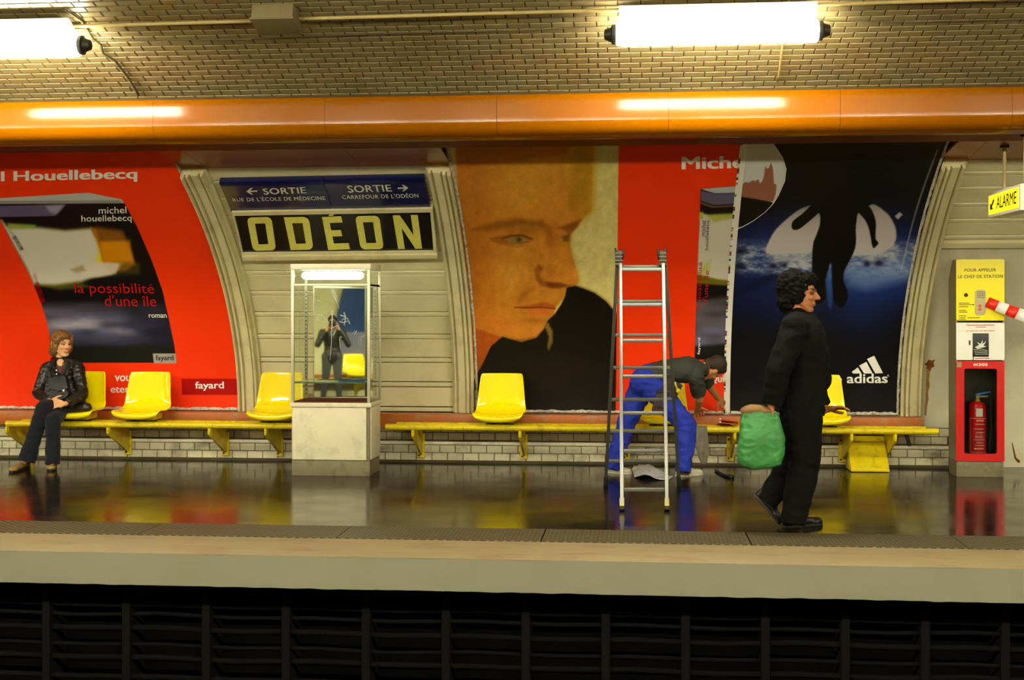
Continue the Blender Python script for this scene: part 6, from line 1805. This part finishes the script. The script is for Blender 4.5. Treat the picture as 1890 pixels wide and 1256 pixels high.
# green carrier bag in his hand
YG = YW - 0.2
bagp = [(1372, 760), (1384, 756), (1412, 757), (1436, 764), (1444, 790), (1450, 812), (1448, 838), (1440, 860), (1412, 866), (1384, 868), (1362, 858), (1360, 842), (1364, 800), (1367, 770)]
gb = empty('carrier_bag', P(1405, 866, YG), label='bulging green plastic carrier bag in the hand of the walking man', cat='bag')
mg = MB(); ctr = P(1407, 815, YG); rows = []
for off, sc in ((-0.085, 0.45), (-0.08, 0.78), (-0.055, 0.94), (0.0, 1.0), (0.055, 0.94), (0.08, 0.78), (0.085, 0.45)):
    rr = []
    for a, b in bagp:
        q = P(a, b, YG) - ctr; k = sc + (1 - sc) * (0.75 if b < 775 else 0.0)
        rr.append(ctr + Vector((q.x * k, off * (0.5 if b < 775 else 1.0), q.z * k)))
    rows.append(rr)
nP = len(bagp); vs_ = [p for rr in rows for p in rr]
fs_ = [(i * nP + k, i * nP + (k + 1) % nP, (i + 1) * nP + (k + 1) % nP, (i + 1) * nP + k) for i in range(6) for k in range(nP)] + [tuple(range(nP)), tuple(range(6 * nP, 7 * nP))[::-1]]
mg.add(vs_, fs_)
skinned(mg, 'bag_body', M['bag_green'], gb, voxel=0.007, it=5, wr=0.006, wf=14, seed=12)
ml = MB(); ell(ml, P(1390, 757, YG), ((1, 0, 0.1), (0, 1, 0), (-0.1, 0, 1)), (0.085, 0.05, 0.035)); ell(ml, P(1412, 759, YG), ((1, 0, 0), (0, 1, 0), (0, 0, 1)), (0.06, 0.045, 0.03))
skinned(ml, 'contents', M['contents'], gb, voxel=0.007, it=3, wr=0.006, wf=12)
for dx in (-0.03, 0.03):
    MB().tube([P(1404, 764, YG) + Vector((-0.04, dx, 0)), P(1410, 756, YG) + Vector((0, dx * 0.5, 0.02)), J['wrR'] + Vector((-0.012, 0, -0.07)), P(1428, 764, YG) + Vector((0.02, dx, 0))], [0.008, 0.007, 0.007, 0.009], 8).build('handle', M['bag_green'], gb, smooth=180)

# ------------------------------------------------------------ the photographer on the opposite platform (seen in the mirror)
J = {}
Rz = Matrix.Rotation(TH + 0.1, 3, 'Z'); o0 = Vector((0.0, -0.04, 0))
G = lambda a, b, c: o0 + Rz @ Vector((a, b, c))
J['fwd'] = Rz @ Vector((0, 1, 0))
J['pelvis'] = G(0, -0.24, 0.86); J['waist'] = G(0, -0.24, 1.0); J['chest'] = G(0, -0.23, 1.18); J['neck'] = G(0, -0.20, 1.33)
J['shL'] = G(-0.18, -0.22, 1.28); J['shR'] = G(0.18, -0.22, 1.28)
J['elL'] = G(-0.27, -0.10, 1.06); J['elR'] = G(0.29, -0.12, 1.06)
J['wrL'] = G(-0.10, -0.07, 1.33); J['wrR'] = G(0.11, -0.08, 1.35)
J['hipL'] = G(-0.09, -0.25, 0.83); J['knL'] = G(-0.12, -0.24, 0.45); J['anL'] = G(-0.16, -0.28, 0.09)
J['hipR'] = G(0.09, -0.25, 0.83); J['knR'] = G(0.10, -0.22, 0.45); J['anR'] = G(0.13, -0.28, 0.09)
for k in 'LR': J['ft' + k] = Vector((J['an' + k].x, J['an' + k].y, 0)); J['toe' + k] = J['ft' + k] + Rz @ Vector((-0.05 if k == 'L' else 0.05, 0.19, 0))
HC = G(0, -0.185, 1.47); A0_ = Rz @ Vector((0, 1, -0.02))
mb = MB(); A = add_head(mb, HC, A0_, (0, 0, 1), 1.0); r, f, u = A
cap(mb, HC - (u * 0.06 + f * 0.02), 0.056, J['neck'], 0.06)
torso(mb, J, -0.012, 1.0); arm(mb, J, 'L', -0.004); arm(mb, J, 'R', -0.004); leg(mb, J, 'L', -0.01); leg(mb, J, 'R', -0.01)
for k in 'LR': cap(mb, J['an' + k], 0.036, J['ft' + k] + Vector((0, 0.03, 0.045)), 0.034)
add_hand(mb, J['wrL'], Vector((0.2, 0.0, 1)), Rz @ Vector((1, 0.1, 0)), 0.8, 0.03, 1, 0.95)
add_hand(mb, J['wrR'], Vector((-0.2, 0.0, 1)), Rz @ Vector((-1, 0.1, 0)), 0.8, 0.03, -1, 0.95)
ph = root_person(mb, 'photographer in dark clothes on the opposite platform, reflected in the showcase mirror', (0, -0.3, 0), HC, A, 1.0, (196, 140, 96), (160, 84, 66), (50, 36, 26), voxel=0.007)
mj = MB(); torso(mj, J, 0.016, 1.0); arm(mj, J, 'L', 0.018, 1.0, 0.93, False); arm(mj, J, 'R', 0.018, 1.0, 0.93, False)
skinned(mj, 'jacket', M['leather'], ph, voxel=0.01, it=3, wr=0.006)
M['jeans_mid'] = mat('worn_denim', (58, 60, 62), 0.8, var=0.15)
mt = MB(); leg(mt, J, 'L', 0.012, 1.0, 1.0, False); leg(mt, J, 'R', 0.012, 1.0, 1.0, False); cap(mt, J['hipL'], 0.11, J['hipR'], 0.11); cap(mt, J['pelvis'], 0.155, J['waist'], 0.14, flat=J['fwd'], fs=0.75, e1=False)
skinned(mt, 'trousers', M['jeans_mid'], ph, voxel=0.01, it=3, wr=0.006)
shoe(J, 'L', 'shoe', M['shoe_black'], M['sole_dark'], ph); shoe(J, 'R', 'shoe', M['shoe_black'], M['sole_dark'], ph)
mh = MB(); at = lambda a, b, c: HC + (r * a + f * b + u * c)
ell(mh, at(0, -0.02, 0.045), A, (0.086, 0.10, 0.09)); ell(mh, at(0, -0.07, -0.02), A, (0.075, 0.05, 0.075))
skinned(mh, 'hair', M['hair_black'], ph, voxel=0.008, it=2, wr=0.004)
cb = empty('photo_camera', G(0, -0.04, 1.44), label='black photo camera held up by the photographer opposite', cat='camera')
MB().cbox(G(0, -0.05, 1.45), (0.13, 0.03, 0.085), Rz).build('camera_body', M['black'], cb, bevel=0.008)
MB().cbox(G(0, -0.05, 1.50), (0.05, 0.028, 0.03), Rz).build('viewfinder', M['black'], cb, bevel=0.006)
# blue advertisement behind the photographer
sg = empty('wall_poster', (-4.2, OY + 0.3, 1.2), label='blue poster on the opposite wall, mirrored in the showcase', cat='poster')
rows = []; rows2 = []
for s in np.linspace(0.35, 2.3, 16):
    yv, zv, _, _ = vault(s, 0.0); rows.append([Vector((0.35, 2 * YC - float(yv), float(zv))), Vector((2.4, 2 * YC - float(yv), float(zv)))])
M['poster_blue'] = mat('blue_print', (26, 62, 120), 0.4, var=0.15, vscale=3)
M['poster_lilac'] = mat('lilac_print', (120, 116, 140), 0.4, var=0.1)
b = MB().grid(rows[4:]).build('blue_sheet', M['poster_blue'], sg, smooth=180)
b = MB().grid(rows[:5]).build('lower_sheet', M['poster_lilac'], sg, smooth=180)
